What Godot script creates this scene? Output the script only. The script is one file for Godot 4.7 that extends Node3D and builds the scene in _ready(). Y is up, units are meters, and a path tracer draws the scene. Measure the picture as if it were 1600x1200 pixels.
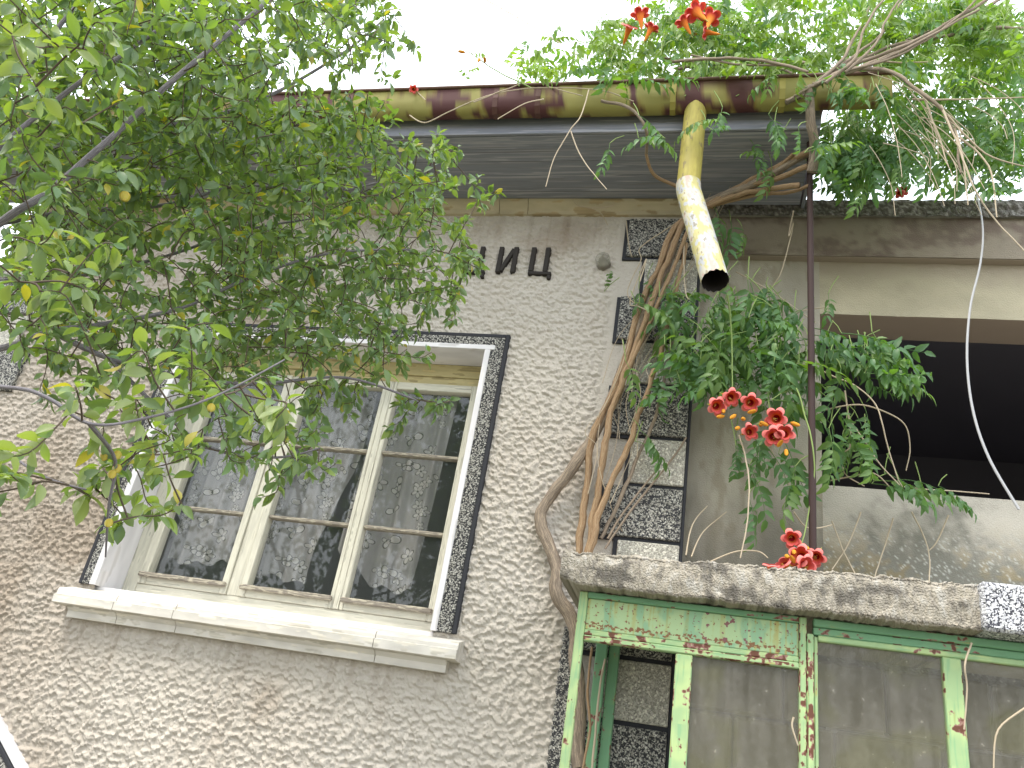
extends Node3D

# ---------------------------------------------------------------- helpers
const EYE := Vector3(0, 1.6, 4.2)
const FOCAL := 1240.0
var view := Basis.from_euler(Vector3(0.446, 0.2644, 0.1735))
var rng := RandomNumberGenerator.new()
var M := {}
var used := {}


class Builder:
	var v := PackedVector3Array()
	var n := PackedVector3Array()
	var t := PackedVector2Array()
	var c := PackedColorArray()
	var ix := PackedInt32Array()
	var tint := Color.WHITE

	func add(p: Vector3, nn: Vector3, uv: Vector2) -> int:
		v.push_back(p)
		n.push_back(nn)
		t.push_back(uv)
		c.push_back(tint)
		return v.size() - 1

	# flat polygon of 3 or 4 points, wound so that it faces «out»
	func face(p: Array, out: Vector3, uvs: Array) -> void:
		var a: Vector3 = p[0]
		var b: Vector3 = p[1]
		var d: Vector3 = p[2]
		var nn := (b - a).cross(d - a)
		if nn.length_squared() < 1e-16:
			return
		nn = nn.normalized()
		var flip := nn.dot(out) < 0
		if flip:
			nn = -nn
		var i := v.size()
		for k in p.size():
			add(p[k], nn, uvs[k])
		for k in range(1, p.size() - 1):
			if flip:
				ix.append_array([i, i + k, i + k + 1])
			else:
				ix.append_array([i, i + k + 1, i + k])

	# chamfered box; grain runs along its longest side
	func box(lo: Vector3, hi: Vector3, bev := 0.004, xf := Transform3D.IDENTITY, joint := 0.0) -> void:
		var mid := (lo + hi) / 2
		var h := (hi - lo) / 2
		bev = minf(bev, minf(h.x, minf(h.y, h.z)) * 0.8)
		var la := 0
		if h.y > h.x and h.y >= h.z: la = 1
		elif h.z > h.x and h.z > h.y: la = 2
		var off := Vector2(mid.x * 0.37 + mid.z * 0.71, mid.y * 0.13 + mid.x * 0.29) * joint
		var pts := {}
		for k in 8:
			var s := Vector3(1 if k & 1 else -1, 1 if k & 2 else -1, 1 if k & 4 else -1)
			for ax in 3:
				var q := Vector3.ZERO
				for a in 3:
					q[a] = s[a] * (h[a] if a == ax else h[a] - bev)
				pts[k * 3 + ax] = q
		var polys := []
		for ax in 3:
			var b1 := (ax + 1) % 3
			var b2 := (ax + 2) % 3
			for sgn in 2:
				var base := sgn << ax
				polys.append([[base, ax], [base | 1 << b1, ax], [base | 1 << b1 | 1 << b2, ax], [base | 1 << b2, ax]])
			for s1 in 2:
				for s2 in 2:
					var e := (s1 << b1) | (s2 << b2)
					polys.append([[e, b1], [e | 1 << ax, b1], [e | 1 << ax, b2], [e, b2]])
		for k in 8:
			polys.append([[k, 0], [k, 1], [k, 2]])
		for poly in polys:
			var p := []
			var cen := Vector3.ZERO
			for q in poly:
				p.append(pts[q[0] * 3 + q[1]])
				cen += pts[q[0] * 3 + q[1]]
			var fn: Vector3 = ((p[1] - p[0]) as Vector3).cross(p[2] - p[0]).abs()
			var drop := 0
			if fn.y > fn.x and fn.y > fn.z: drop = 1
			elif fn.z > fn.x: drop = 2
			var axs := [0, 1, 2]
			axs.erase(drop)
			var vv: int = la if la in axs else axs[1]
			axs.erase(vv)
			var uu: int = axs[0]
			var uvs := []
			var w := []
			for q in p:
				uvs.append(Vector2(q[uu] + mid[uu], q[vv] + mid[vv]) + off)
				w.append(xf * (q + mid))
			face(w, xf.basis * cen, uvs)

	func tube(p: PackedVector3Array, r: PackedFloat32Array, sides := 6, cap := true, lump := 0.0, vscale := 1.0) -> void:
		var m := p.size()
		if m < 2:
			return
		var tan := (p[1] - p[0]).normalized()
		var nx := tan.cross(Vector3.UP if absf(tan.y) < 0.9 else Vector3.RIGHT).normalized()
		var s := 0.0
		var first := v.size()
		for i in m:
			var d := (p[mini(i + 1, m - 1)] - p[maxi(i - 1, 0)])
			if d.length() > 1e-7:
				tan = d.normalized()
			nx = (nx - tan * nx.dot(tan)).normalized()
			var ny := tan.cross(nx)
			if i: s += p[i].distance_to(p[i - 1])
			for k in sides + 1:
				var a := TAU * (k % sides) / sides
				var o := nx * cos(a) + ny * sin(a)
				var rr := r[i]
				if lump > 0: rr *= 1.0 + lump * sin(a * 3.0 + s * 9.0) * sin(s * 23.0 + (k % sides) * 2.3)
				add(p[i] + o * rr, o, Vector2(float(k) / sides, s * vscale))
		for i in m - 1:
			for k in sides:
				var q := first + i * (sides + 1) + k
				var w := q + sides + 1
				ix.append_array([q, w, q + 1, q + 1, w, w + 1])
		if cap:
			for e in [0, m - 1]:
				var q: int = first + e * (sides + 1)
				var dir := (p[e] - p[1 if e == 0 else m - 2]).normalized()
				var cc := add(p[e], dir, Vector2(0.5, 0))
				for k in sides:
					if e: ix.append_array([cc, q + k + 1, q + k])
					else: ix.append_array([cc, q + k, q + k + 1])

	# every triangle faces the way its corners' normals point
	func mesh(turn := true) -> ArrayMesh:
		if turn:
			for i in range(0, ix.size(), 3):
				var p := v[ix[i]]
				var k := (v[ix[i + 1]] - p).cross(v[ix[i + 2]] - p)
				if k.dot(n[ix[i]] + n[ix[i + 1]] + n[ix[i + 2]]) > 0:
					var w := ix[i + 1]
					ix[i + 1] = ix[i + 2]
					ix[i + 2] = w
		var a := []
		a.resize(Mesh.ARRAY_MAX)
		a[Mesh.ARRAY_VERTEX] = v
		a[Mesh.ARRAY_NORMAL] = n
		a[Mesh.ARRAY_TEX_UV] = t
		a[Mesh.ARRAY_COLOR] = c
		a[Mesh.ARRAY_INDEX] = ix
		var m := ArrayMesh.new()
		m.add_surface_from_arrays(Mesh.PRIMITIVE_TRIANGLES, a)
		return m


func obj(called: String, b, mat: Material, parent: Node) -> MeshInstance3D:
	var o := MeshInstance3D.new()
	o.mesh = b.mesh() if b is Builder else b
	o.material_override = mat
	o.name = called
	parent.add_child(o, true)
	return o


func thing(called: String, label := "", category := "", group := "", kind := "") -> Node3D:
	var o := Node3D.new()
	o.name = called
	add_child(o, true)
	tag(o, label, category, group, kind)
	return o


func tag(o: Node, label := "", category := "", group := "", kind := "") -> void:
	if label: o.set_meta("label", label)
	if category: o.set_meta("category", category)
	if group: o.set_meta("group", group)
	if kind: o.set_meta("kind", kind)


func bx(called: String, lo: Vector3, hi: Vector3, mat: Material, parent: Node, bev := 0.004) -> MeshInstance3D:
	var b := Builder.new()
	b.box(lo, hi, bev, Transform3D.IDENTITY, 1.0)
	return obj(called, b, mat, parent)


func sight(u: float, v: float) -> Vector3:
	return (view * Vector3((u - 800) / FOCAL, (600 - v) / FOCAL, -1)).normalized()


# the point of the plane z = depth, seen at that place of the photograph
func spot(u: float, v: float, z: float) -> Vector3:
	var d := sight(u, v)
	return EYE + d * ((z - EYE.z) / d.z)


func away(u: float, v: float, dist: float) -> Vector3:
	var p := EYE + sight(u, v) * dist
	return p if p.z > 0.3 else spot(u, v, 0.3 + 0.25 * fmod(dist * 7.3, 1.0))


func smooth(p: PackedVector3Array, steps := 5) -> PackedVector3Array:
	var o := PackedVector3Array()
	for i in p.size() - 1:
		var a := p[maxi(i - 1, 0)]
		var d := p[mini(i + 2, p.size() - 1)]
		for k in steps:
			o.push_back(p[i].cubic_interpolate(p[i + 1], a, d, float(k) / steps))
	o.push_back(p[p.size() - 1])
	return o


func fade(n: int, r0: float, r1: float) -> PackedFloat32Array:
	var o := PackedFloat32Array()
	for i in n:
		o.push_back(lerpf(r0, r1, float(i) / maxf(1, n - 1)))
	return o


func noise(seed_: int, freq: float, oct := 1, kind := FastNoiseLite.TYPE_SIMPLEX_SMOOTH) -> FastNoiseLite:
	var f := FastNoiseLite.new()
	f.seed = seed_
	f.frequency = freq
	f.noise_type = kind
	f.fractal_type = FastNoiseLite.FRACTAL_FBM if oct > 1 else FastNoiseLite.FRACTAL_NONE
	f.fractal_octaves = oct
	return f


func lin(r: float, g: float, b: float) -> Color:
	return Color(r, g, b).linear_to_srgb()


func mat(c: Color, rough := 0.85, vertex := false) -> StandardMaterial3D:
	var m := StandardMaterial3D.new()
	m.albedo_color = c
	m.roughness = rough
	m.metallic_specular = 0.35
	m.vertex_color_use_as_albedo = vertex
	return m


func tex(im: Image) -> ImageTexture:
	return ImageTexture.create_from_image(im)


# noise that closes across u and is mirrored along v, so that neither shows a seam
func torus(f: FastNoiseLite, x: float, y: float, rx: float, ry: float) -> float:
	var a := x * TAU
	return f.get_noise_3d(cos(a) * rx, sin(a) * rx, absf(2.0 * y - 1.0) * ry * 3.0)


# crushed stone chips pressed into mortar: colour and height
func chips(seed_: int, size: int, count: int, rad: float, ground: Color, tones: Array) -> Array:
	var r := RandomNumberGenerator.new()
	r.seed = seed_
	var im := Image.create(size, size, false, Image.FORMAT_RGB8)
	var hm := Image.create(size, size, false, Image.FORMAT_RGB8)
	var nz := noise(seed_, 0.06, 3)
	for y in size:
		for x in size:
			var k := 1.0 + 0.35 * nz.get_noise_2d(x, y)
			im.set_pixel(x, y, Color(ground.r * k, ground.g * k, ground.b * k))
			hm.set_pixel(x, y, Color(0.15, 0.15, 0.15))
	for i in count:
		var cx := r.randf() * size
		var cy := r.randf() * size
		var rr := rad * r.randf_range(0.55, 1.35)
		var ang := r.randf() * TAU
		var el := r.randf_range(0.5, 1.0)
		var tone: Color = tones[r.randi() % tones.size()]
		var k := r.randf_range(0.82, 1.1)
		var cuts := []
		for j in 5:
			cuts.append([Vector2.from_angle(TAU * j / 5 + r.randf_range(-0.4, 0.4)), r.randf_range(0.65, 1.0)])
		for y in range(int(cy - rr), int(cy + rr) + 1):
			for x in range(int(cx - rr), int(cx + rr) + 1):
				var q := Vector2(x - cx, y - cy).rotated(ang) / rr
				q.y /= el
				var inside := true
				for cut in cuts:
					if q.dot(cut[0]) > cut[1]:
						inside = false
						break
				if inside:
					var px := posmod(x, size)
					var py := posmod(y, size)
					im.set_pixel(px, py, Color(tone.r * k, tone.g * k, tone.b * k))
					var hgt := 0.6 + 0.4 * k - 0.25 * q.length_squared()
					hm.set_pixel(px, py, Color(hgt, hgt, hgt))
	return [tex(im), tex(hm)]


func chip_mat(pair: Array, metres: float, relief: float, rough := 0.75) -> StandardMaterial3D:
	var m := mat(Color.WHITE, rough)
	m.albedo_texture = pair[0]
	m.heightmap_enabled = true
	m.heightmap_texture = pair[1]
	m.heightmap_scale = relief
	m.uv1_triplanar = true
	m.uv1_world_triplanar = true
	m.uv1_scale = Vector3.ONE / metres
	return m


# streaky painted or weathered surface; grain runs along v
func streaks(seed_: int, base: Color, worn: Color, amount: float, deep: Color, crack: float) -> ImageTexture:
	var w := 256
	var h := 512
	var im := Image.create(w, h, false, Image.FORMAT_RGB8)
	var a := noise(seed_, 1.0, 3)
	var b := noise(seed_ + 1, 1.0, 2)
	var d := noise(seed_ + 2, 1.0, 3)
	for y in h:
		for x in w:
			var fx := float(x) / w
			var fy := float(y) / h
			var n1 := torus(a, fx, fy, 2.4, 1.1)
			var n2 := torus(b, fx, fy, 9.0, 0.7)
			var n3 := torus(d, fx, fy, 4.0, 3.0)
			var col := base * (1.0 + 0.10 * n1 + 0.05 * n3)
			var k := smoothstep(0.62 - amount, 0.72 - amount, absf(n1) * 0.9 + n3 * 0.55 + 0.25)
			col = col.lerp(worn * (1.0 + 0.25 * n2), k)
			var ck := smoothstep(crack, crack + 0.12, absf(n2) * (0.65 + 0.5 * absf(n3)))
			col = col.lerp(deep, ck * 0.85)
			im.set_pixel(x, y, Color(clampf(col.r, 0, 1), clampf(col.g, 0, 1), clampf(col.b, 0, 1)))
	return tex(im)


func uv_mat(t: Texture2D, su: float, sv: float, rough := 0.7) -> StandardMaterial3D:
	var m := mat(Color.WHITE, rough)
	m.albedo_texture = t
	m.uv1_scale = Vector3(su, sv, 1)
	return m


func _ready() -> void:
	# ------------------------------------------------------------ camera, sky, sun, exposure
	rng.seed = 4711
	var cam := Camera3D.new()
	cam.name = "camera"
	cam.fov = rad_to_deg(2.0 * atan(600.0 / FOCAL))
	cam.near = 0.05
	cam.far = 900.0
	cam.transform = Transform3D(view, EYE)
	add_child(cam)
	var we := WorldEnvironment.new()
	we.name = "environment"
	var env := Environment.new()
	env.background_mode = Environment.BG_SKY
	var sky := Sky.new()
	var sm := ProceduralSkyMaterial.new()
	sm.sky_top_color = lin(0.84, 0.92, 1.0)
	sm.sky_horizon_color = lin(0.96, 0.98, 1.0)
	sm.sky_curve = 0.2
	sm.ground_bottom_color = lin(0.2, 0.2, 0.17)
	sm.ground_horizon_color = lin(0.4, 0.4, 0.38)
	sky.sky_material = sm
	env.sky = sky
	env.tonemap_mode = Environment.TONE_MAPPER_LINEAR
	env.tonemap_exposure = 3.15
	env.sdfgi_enabled = true
	env.ssao_enabled = true
	env.ssil_enabled = true
	we.environment = env
	add_child(we)
	var sun := DirectionalLight3D.new()
	sun.name = "sun"
	sun.light_energy = 0.42
	sun.light_color = Color(1.0, 0.975, 0.93)
	sun.light_angular_distance = 24.0
	sun.shadow_enabled = true
	add_child(sun)
	sun.look_at_from_position(Vector3.ZERO, Vector3(0.30, -0.85, -0.40), Vector3.UP)

	materials()
	var b := Builder.new()
	b.face([Vector3(-300, 0, -300), Vector3(300, 0, -300), Vector3(300, 0, 300), Vector3(-300, 0, 300)], Vector3.UP, [Vector2(0, 0), Vector2(1, 0), Vector2(1, 1), Vector2(0, 1)])
	tag(obj("ground", b, M.ground, self), "", "", "", "structure")
	house()
	porch()
	street_side_trees()
	curtains()
	small_things()
	plum_tree()
	trumpet_vine()


func materials() -> void:
	M.ground = mat(lin(0.16, 0.15, 0.11), 0.95)
	var white := [Color(0.70, 0.69, 0.66), Color(0.64, 0.63, 0.60), Color(0.74, 0.73, 0.70), Color(0.55, 0.54, 0.51)]
	M.pebble = chip_mat(chips(11, 512, 3000, 7.0, Color(0.24, 0.24, 0.25), white + [Color(0.25, 0.25, 0.26)]), 0.34, 0.35)
	M.trim = chip_mat(chips(12, 512, 2700, 7.0, Color(0.20, 0.20, 0.21), white + [Color(0.20, 0.20, 0.21)]), 0.30, 0.25)
	M.bright_pebble = chip_mat(chips(13, 512, 2300, 8.5, Color(0.28, 0.28, 0.31), [Color(0.86, 0.86, 0.87), Color(0.93, 0.93, 0.94), Color(0.75, 0.75, 0.78)]), 0.27, 0.5)
	M.fine = chip_mat(chips(14, 512, 2600, 7.0, Color(0.62, 0.605, 0.57), [Color(0.78, 0.765, 0.72), Color(0.83, 0.815, 0.77), Color(0.71, 0.695, 0.65)]), 0.42, 0.3)
	M.groove = mat(lin(0.035, 0.036, 0.042), 0.8)
	M.stucco = mat(Color.WHITE, 0.95, true)
	var sn := NoiseTexture2D.new()
	sn.width = 512
	sn.height = 512
	sn.seamless = true
	sn.noise = noise(5, 0.05, 4)
	M.stucco.heightmap_enabled = true
	M.stucco.heightmap_texture = sn
	M.stucco.heightmap_scale = 0.35
	M.stucco.uv1_triplanar = true
	M.stucco.uv1_world_triplanar = true
	M.stucco.uv1_scale = Vector3.ONE * 2.5
	M.plaster = mat(lin(0.55, 0.52, 0.46), 0.9)
	M.white_plaster = uv_mat(streaks(21, Color(0.86, 0.85, 0.86), Color(0.85, 0.835, 0.835), 0.0, Color(0.80, 0.78, 0.77), 0.95), 0.4, 0.2, 0.9)
	M.sill = uv_mat(streaks(22, Color(0.84, 0.82, 0.79), Color(0.815, 0.79, 0.745), 0.1, Color(0.74, 0.70, 0.64), 0.9), 0.7, 0.35, 0.9)
	M.cornice = uv_mat(streaks(23, Color(0.72, 0.67, 0.57), Color(0.64, 0.57, 0.45), 0.1, Color(0.45, 0.38, 0.3), 0.82), 0.5, 0.3, 0.9)
	M.cream = uv_mat(streaks(24, Color(0.80, 0.785, 0.725), Color(0.775, 0.76, 0.70), 0.05, Color(0.46, 0.44, 0.38), 0.80), 1.6, 0.4, 0.55)
	M.head = uv_mat(streaks(25, Color(0.76, 0.71, 0.54), Color(0.72, 0.66, 0.49), 0.05, Color(0.45, 0.4, 0.3), 0.85), 1.0, 0.4, 0.6)
	M.bar = uv_mat(streaks(26, Color(0.70, 0.67, 0.60), Color(0.52, 0.49, 0.45), 0.3, Color(0.25, 0.23, 0.21), 0.42), 4.0, 0.8, 0.8)
	M.soffit = uv_mat(streaks(27, Color(0.52, 0.53, 0.57), Color(0.57, 0.57, 0.60), 0.22, Color(0.46, 0.47, 0.51), 0.78), 1.4, 0.12, 0.9)
	M.bark = uv_mat(streaks(28, Color(0.56, 0.45, 0.34), Color(0.64, 0.55, 0.44), 0.25, Color(0.27, 0.20, 0.15), 0.36), 2.0, 1.2, 0.85)
	M.grey_bark = uv_mat(streaks(29, Color(0.50, 0.45, 0.40), Color(0.62, 0.56, 0.49), 0.2, Color(0.20, 0.16, 0.14), 0.34), 2.0, 1.0, 0.9)
	M.tree_bark = uv_mat(streaks(30, Color(0.42, 0.40, 0.42), Color(0.55, 0.53, 0.55), 0.2, Color(0.16, 0.14, 0.14), 0.3), 2.0, 1.5, 0.8)
	M.twig = mat(lin(0.10, 0.075, 0.055), 0.85)
	M.dead = mat(lin(0.46, 0.38, 0.28), 0.85)
	M.green_stem = mat(lin(0.22, 0.30, 0.10), 0.7)
	M.painted = mat(Color.WHITE, 0.6, true)
	M.concrete = mat(Color.WHITE, 0.95, true)
	var cn := NoiseTexture2D.new()
	cn.width = 512
	cn.height = 512
	cn.seamless = true
	cn.noise = noise(6, 0.045, 5)
	M.concrete.heightmap_enabled = true
	M.concrete.heightmap_texture = cn
	M.concrete.heightmap_scale = 1.2
	M.concrete.uv1_triplanar = true
	M.concrete.uv1_world_triplanar = true
	M.concrete.uv1_scale = Vector3.ONE * 4.0
	M.wall_concrete = M.concrete.duplicate()
	M.wall_concrete.heightmap_scale = 0.18
	M.letter = mat(lin(0.035, 0.030, 0.027), 0.75)
	M.iron = mat(lin(0.045, 0.026, 0.024), 0.65)
	M.dark_room = mat(lin(0.17, 0.16, 0.19), 0.95)
	M.room = mat(lin(0.16, 0.14, 0.13), 0.95)
	M.roof = mat(lin(0.20, 0.09, 0.06), 0.9)
	M.glass = mat(Color(0.9, 0.95, 0.93, 0.04), 0.02)
	M.glass.transparency = BaseMaterial3D.TRANSPARENCY_ALPHA
	M.glass.metallic_specular = 0.6
	M.pipe = uv_mat(pipe_paint(1.0), 1.0, 1.1, 0.6)
	M.green = uv_mat(rusty_green(31, 0.0), 1.0, 1.0, 0.55)
	M.green_rust = uv_mat(rusty_green(32, 0.34), 1.0, 1.0, 0.6)
	M.green_dark = uv_mat(rusty_green(33, 0.05, 0.75), 1.0, 1.0, 0.6)
	M.dirty = mat(Color.WHITE, 0.12)
	M.dirty.albedo_texture = grime()
	M.dirty.uv1_scale = Vector3(0.45, 0.45, 1)
	M.dirty.transparency = BaseMaterial3D.TRANSPARENCY_ALPHA
	M.lace = mat(Color.WHITE, 0.95)
	M.lace.albedo_texture = lace()
	M.lace.transparency = BaseMaterial3D.TRANSPARENCY_ALPHA
	M.cable = mat(lin(0.36, 0.36, 0.37), 0.4)


func leaf_mat(c: Color, rough := 0.42) -> StandardMaterial3D:
	var m := mat(c, rough, true)
	m.metallic_specular = 0.5
	m.backlight_enabled = true
	m.backlight = Color(0.95, 1.0, 0.42)
	return m


func pipe_paint(peel: float) -> ImageTexture:
	var im := Image.create(256, 512, false, Image.FORMAT_RGB8)
	var a := noise(41, 1.0, 4)
	var b := noise(42, 1.0, 4)
	var d := noise(43, 1.0, 3)
	for y in 512:
		for x in 256:
			var n1 := torus(a, x / 256.0, y / 512.0, 0.8, 0.9)
			var n2 := torus(b, x / 256.0, y / 512.0, 1.1, 1.3)
			var n3 := torus(d, x / 256.0, y / 512.0, 3.0, 1.5)
			var col := Color(0.63, 0.585, 0.31) * (1.0 + 0.12 * n1 + 0.08 * n3)
			if peel > 0.0:
				col = Color(0.69, 0.66, 0.46) * (1.0 + 0.08 * n3)
				col = col.lerp(Color(0.71, 0.695, 0.64), smoothstep(-0.10, 0.12, n1 + 0.2 * n3))
				col = col.lerp(Color(0.66, 0.67, 0.69), smoothstep(0.14, 0.26, n2 + 0.2 * n3))
				col = col.lerp(Color(0.72, 0.61, 0.57), smoothstep(0.34, 0.44, n1 - 0.2 * n2))
			col = col.lerp(Color(0.46, 0.41, 0.32), smoothstep(0.52, 0.6, absf(n2) + absf(n3) * 0.4) * 0.6)
			im.set_pixel(x, y, col)
	return tex(im)


func rusty_green(seed_: int, rust: float, deep := 0.0) -> ImageTexture:
	var im := Image.create(512, 512, false, Image.FORMAT_RGB8)
	var a := noise(seed_, 1.0, 5)
	var b := noise(seed_ + 5, 1.0, 2)
	var d := noise(seed_ + 9, 1.0, 3)
	for y in 512:
		for x in 512:
			var fx := x / 512.0
			var fy := y / 512.0
			var n1 := a.get_noise_2d(fx * 24.0, fy * 24.0)
			var n2 := b.get_noise_2d(fx * 50.0, fy * 4.0)
			var n3 := d.get_noise_2d(fx * 6.0, fy * 6.0)
			var col := Color(0.60, 0.705, 0.52).lerp(Color(0.68, 0.76, 0.54), smoothstep(-0.3, 0.4, n3))
			col = col.lerp(Color(0.38, 0.57, 0.45), deep)
			col = col.lerp(Color(0.45, 0.64, 0.49), smoothstep(0.1, 0.5, n2) * 0.4)
			col = col.lerp(Color(0.68, 0.62, 0.36), smoothstep(0.42 - rust * 0.5, 0.7 - rust * 0.5, n2 * 0.6 + n3 * 0.7) * 0.7)
			col = col.lerp(Color(0.58, 0.42, 0.40), smoothstep(0.40 - rust * 0.7, 0.45 - rust * 0.7, n1 * 0.6 + n3 * 0.8))
			col = col.lerp(Color(0.40, 0.26, 0.20), smoothstep(0.48 - rust * 0.7, 0.54 - rust * 0.7, n1 * 0.75 + n3 * 0.7))
			im.set_pixel(x, y, col)
	return tex(im)


func grime() -> ImageTexture:
	var im := Image.create(512, 512, false, Image.FORMAT_RGBA8)
	var a := noise(51, 1.0, 4)
	var b := noise(52, 1.0, 3)
	var d := noise(53, 1.0, 2)
	for y in 512:
		for x in 512:
			var fx := x / 512.0
			var fy := y / 512.0
			var n1 := a.get_noise_2d(fx * 7.0, fy * 7.0)
			var n2 := b.get_noise_2d(fx * 60.0, fy * 60.0)
			var n3 := d.get_noise_2d(fx * 40.0, fy * 5.0)
			var col := Color(0.50, 0.485, 0.45).lerp(Color(0.46, 0.45, 0.37), smoothstep(-0.1, 0.4, n1))
			var al := 0.48 + 0.20 * n1 + 0.08 * n2 + 0.14 * n3
			var speck := smoothstep(0.60, 0.68, n2) * 0.7
			col = col.lerp(Color(0.66, 0.63, 0.57), speck)
			al += speck * 0.3
			im.set_pixel(x, y, Color(col.r, col.g, col.b, clampf(al, 0.2, 0.95)))
	return tex(im)


func lace() -> ImageTexture:
	var s := 512
	var im := Image.create(s, s, false, Image.FORMAT_RGBA8)
	for y in s:
		for x in s:
			var k := 0.50 + (0.06 if (x / 2 + y / 2) % 2 else -0.06)
			im.set_pixel(x, y, Color(0.66, 0.65, 0.64, k + 0.06))
	var r := RandomNumberGenerator.new()
	r.seed = 77
	for i in 34:
		var cen := Vector2((i % 4 + 0.5) * s / 4.0 + r.randfn() * 22.0, r.randf() * s)
		var rad := r.randf_range(24, 50)
		var turn := r.randf() * TAU
		var petals := 5 if i % 2 else 2
		for y in range(-int(rad), int(rad) + 1):
			for x in range(-int(rad), int(rad) + 1):
				var q := Vector2(x, y)
				var d := q.length() / rad
				var edge := 0.30 + 0.70 * pow(absf(cos((q.angle() + turn) * petals * 0.5)), 0.9)
				if petals == 2:
					edge = 0.25 + 0.75 * pow(absf(cos(q.angle() + turn)), 3.0)
				if d < edge:
					var line := d > edge - 0.13 or d < 0.14 or absf(sin((q.angle() + turn) * petals * 0.5)) > 0.985
					im.set_pixel(posmod(int(cen.x) + x, s), posmod(int(cen.y) + y, s), Color(0.70, 0.69, 0.67, 0.74) if not line else Color(0.34, 0.33, 0.32, 0.72))
	return tex(im)


# ---------------------------------------------------------------- the house
func house() -> void:
	var h := thing("house", "old stuccoed house with pebbled quoins, deep eave and three letters on its wall", "house")
	stucco(h)
	# masonry behind the render, with the window opening left free
	var lo_x := -5.2
	var b := Builder.new()
	b.box(Vector3(lo_x, 0, -0.32), Vector3(-3.475, 5.0, -0.03), 0.002)
	b.box(Vector3(-1.275, 0, -0.32), Vector3(-0.08, 5.0, -0.03), 0.002)
	b.box(Vector3(-3.473, 3.92, -0.32), Vector3(-1.277, 5.0, -0.03), 0.002)
	b.box(Vector3(-3.473, 0, -0.32), Vector3(-1.277, 2.17, -0.03), 0.002)
	obj("masonry", b, M.plaster, h)
	# room behind the window
	bx("room_floor", Vector3(-5.33, 1.1, -4.31), Vector3(-0.29, 1.25, -0.31), M.room, h)
	bx("room_ceiling", Vector3(-5.34, 4.7, -4.32), Vector3(-0.285, 4.85, -0.305), M.room, h)
	bx("room_wall", Vector3(-5.32, 1.12, -4.35), Vector3(-0.30, 4.82, -4.2), M.room, h)
	bx("room_wall", Vector3(-5.35, 1.13, -4.28), Vector3(-5.21, 4.81, -0.02), M.room, h)
	bx("room_wall", Vector3(-0.42, 1.14, -4.27), Vector3(-0.28, 4.80, -0.30), M.room, h)
	quoins(h)
	# cornice under the eave
	var cs := [Vector2(0.0, 4.955), Vector2(0.022, 4.96), Vector2(0.026, 4.985), Vector2(0.035, 5.0), Vector2(0.062, 5.035), Vector2(0.066, 5.056)]
	var cuts := [-5.2, -3.9, -2.72, -1.43, -1.23, -0.075]
	for i in cuts.size() - 1:
		b = Builder.new()
		profile_x(b, cs, cuts[i] + 0.002, cuts[i + 1] - 0.002, -0.03)
		obj("cornice", b, M.cornice, h)
	# eave: boards under the roof
	var zs := [0.0, 0.13, 0.29, 0.42, 0.53, 0.64]
	for i in 5:
		b = Builder.new()
		var y := 5.06 + 0.0012 * (i % 2)
		b.box(Vector3(-5.6, y, zs[i] + 0.001), Vector3(0.52, y + 0.025, zs[i + 1] - 0.001), 0.0015, Transform3D.IDENTITY, float(i) * 0.7 + 0.3)
		obj("soffit_board", b, M.soffit, h)
	b = Builder.new()
	b.box(Vector3(-5.6, 5.062, 0.642), Vector3(0.55, 5.2, 0.662), 0.003)
	obj("fascia_board", b, M.soffit, h)
	b = Builder.new()
	b.box(Vector3(0.53, 5.062, -2.0), Vector3(0.552, 5.2, 0.64), 0.003)
	obj("verge_board", b, M.soffit, h)
	# roof: a pitched sheet with thickness
	b = Builder.new()
	b.box(Vector3(-5.7, -0.02, -5.0), Vector3(0.58, 0.02, 0.06), 0.004, Transform3D(Basis(Vector3.RIGHT, 0.30), Vector3(0, 5.27, 0.68)))
	obj("roof", b, M.roof, h)
	gutter(h)
	downpipe(h)
	window(h)
	letters(h)
	annex(h)
	# raking band beside the lost steps, lower left
	var dir := Vector3(0.333, -0.244, 0).normalized()
	var nor := Vector3(-dir.y, dir.x, 0)
	var basis := Basis(dir, nor, Vector3(0, 0, 1))
	b = Builder.new()
	b.box(Vector3(-1.6, -0.055, -0.03), Vector3(2.0, -0.002, 0.035), 0.006, Transform3D(basis, Vector3(-3.755, 1.445, 0)))
	obj("plaster_band", b, M.white_plaster, h)
	b = Builder.new()
	b.box(Vector3(-1.6, -0.080, -0.03), Vector3(2.0, -0.057, 0.042), 0.003, Transform3D(basis, Vector3(-3.755, 1.445, 0)))
	obj("groove_band", b, M.groove, h)
	b = Builder.new()
	b.box(Vector3(-1.6, -0.6, -0.03), Vector3(2.0, -0.082, 0.05), 0.003, Transform3D(basis, Vector3(-3.755, 1.445, 0)))
	obj("pebbled_plinth", b, M.pebble, h)


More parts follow.
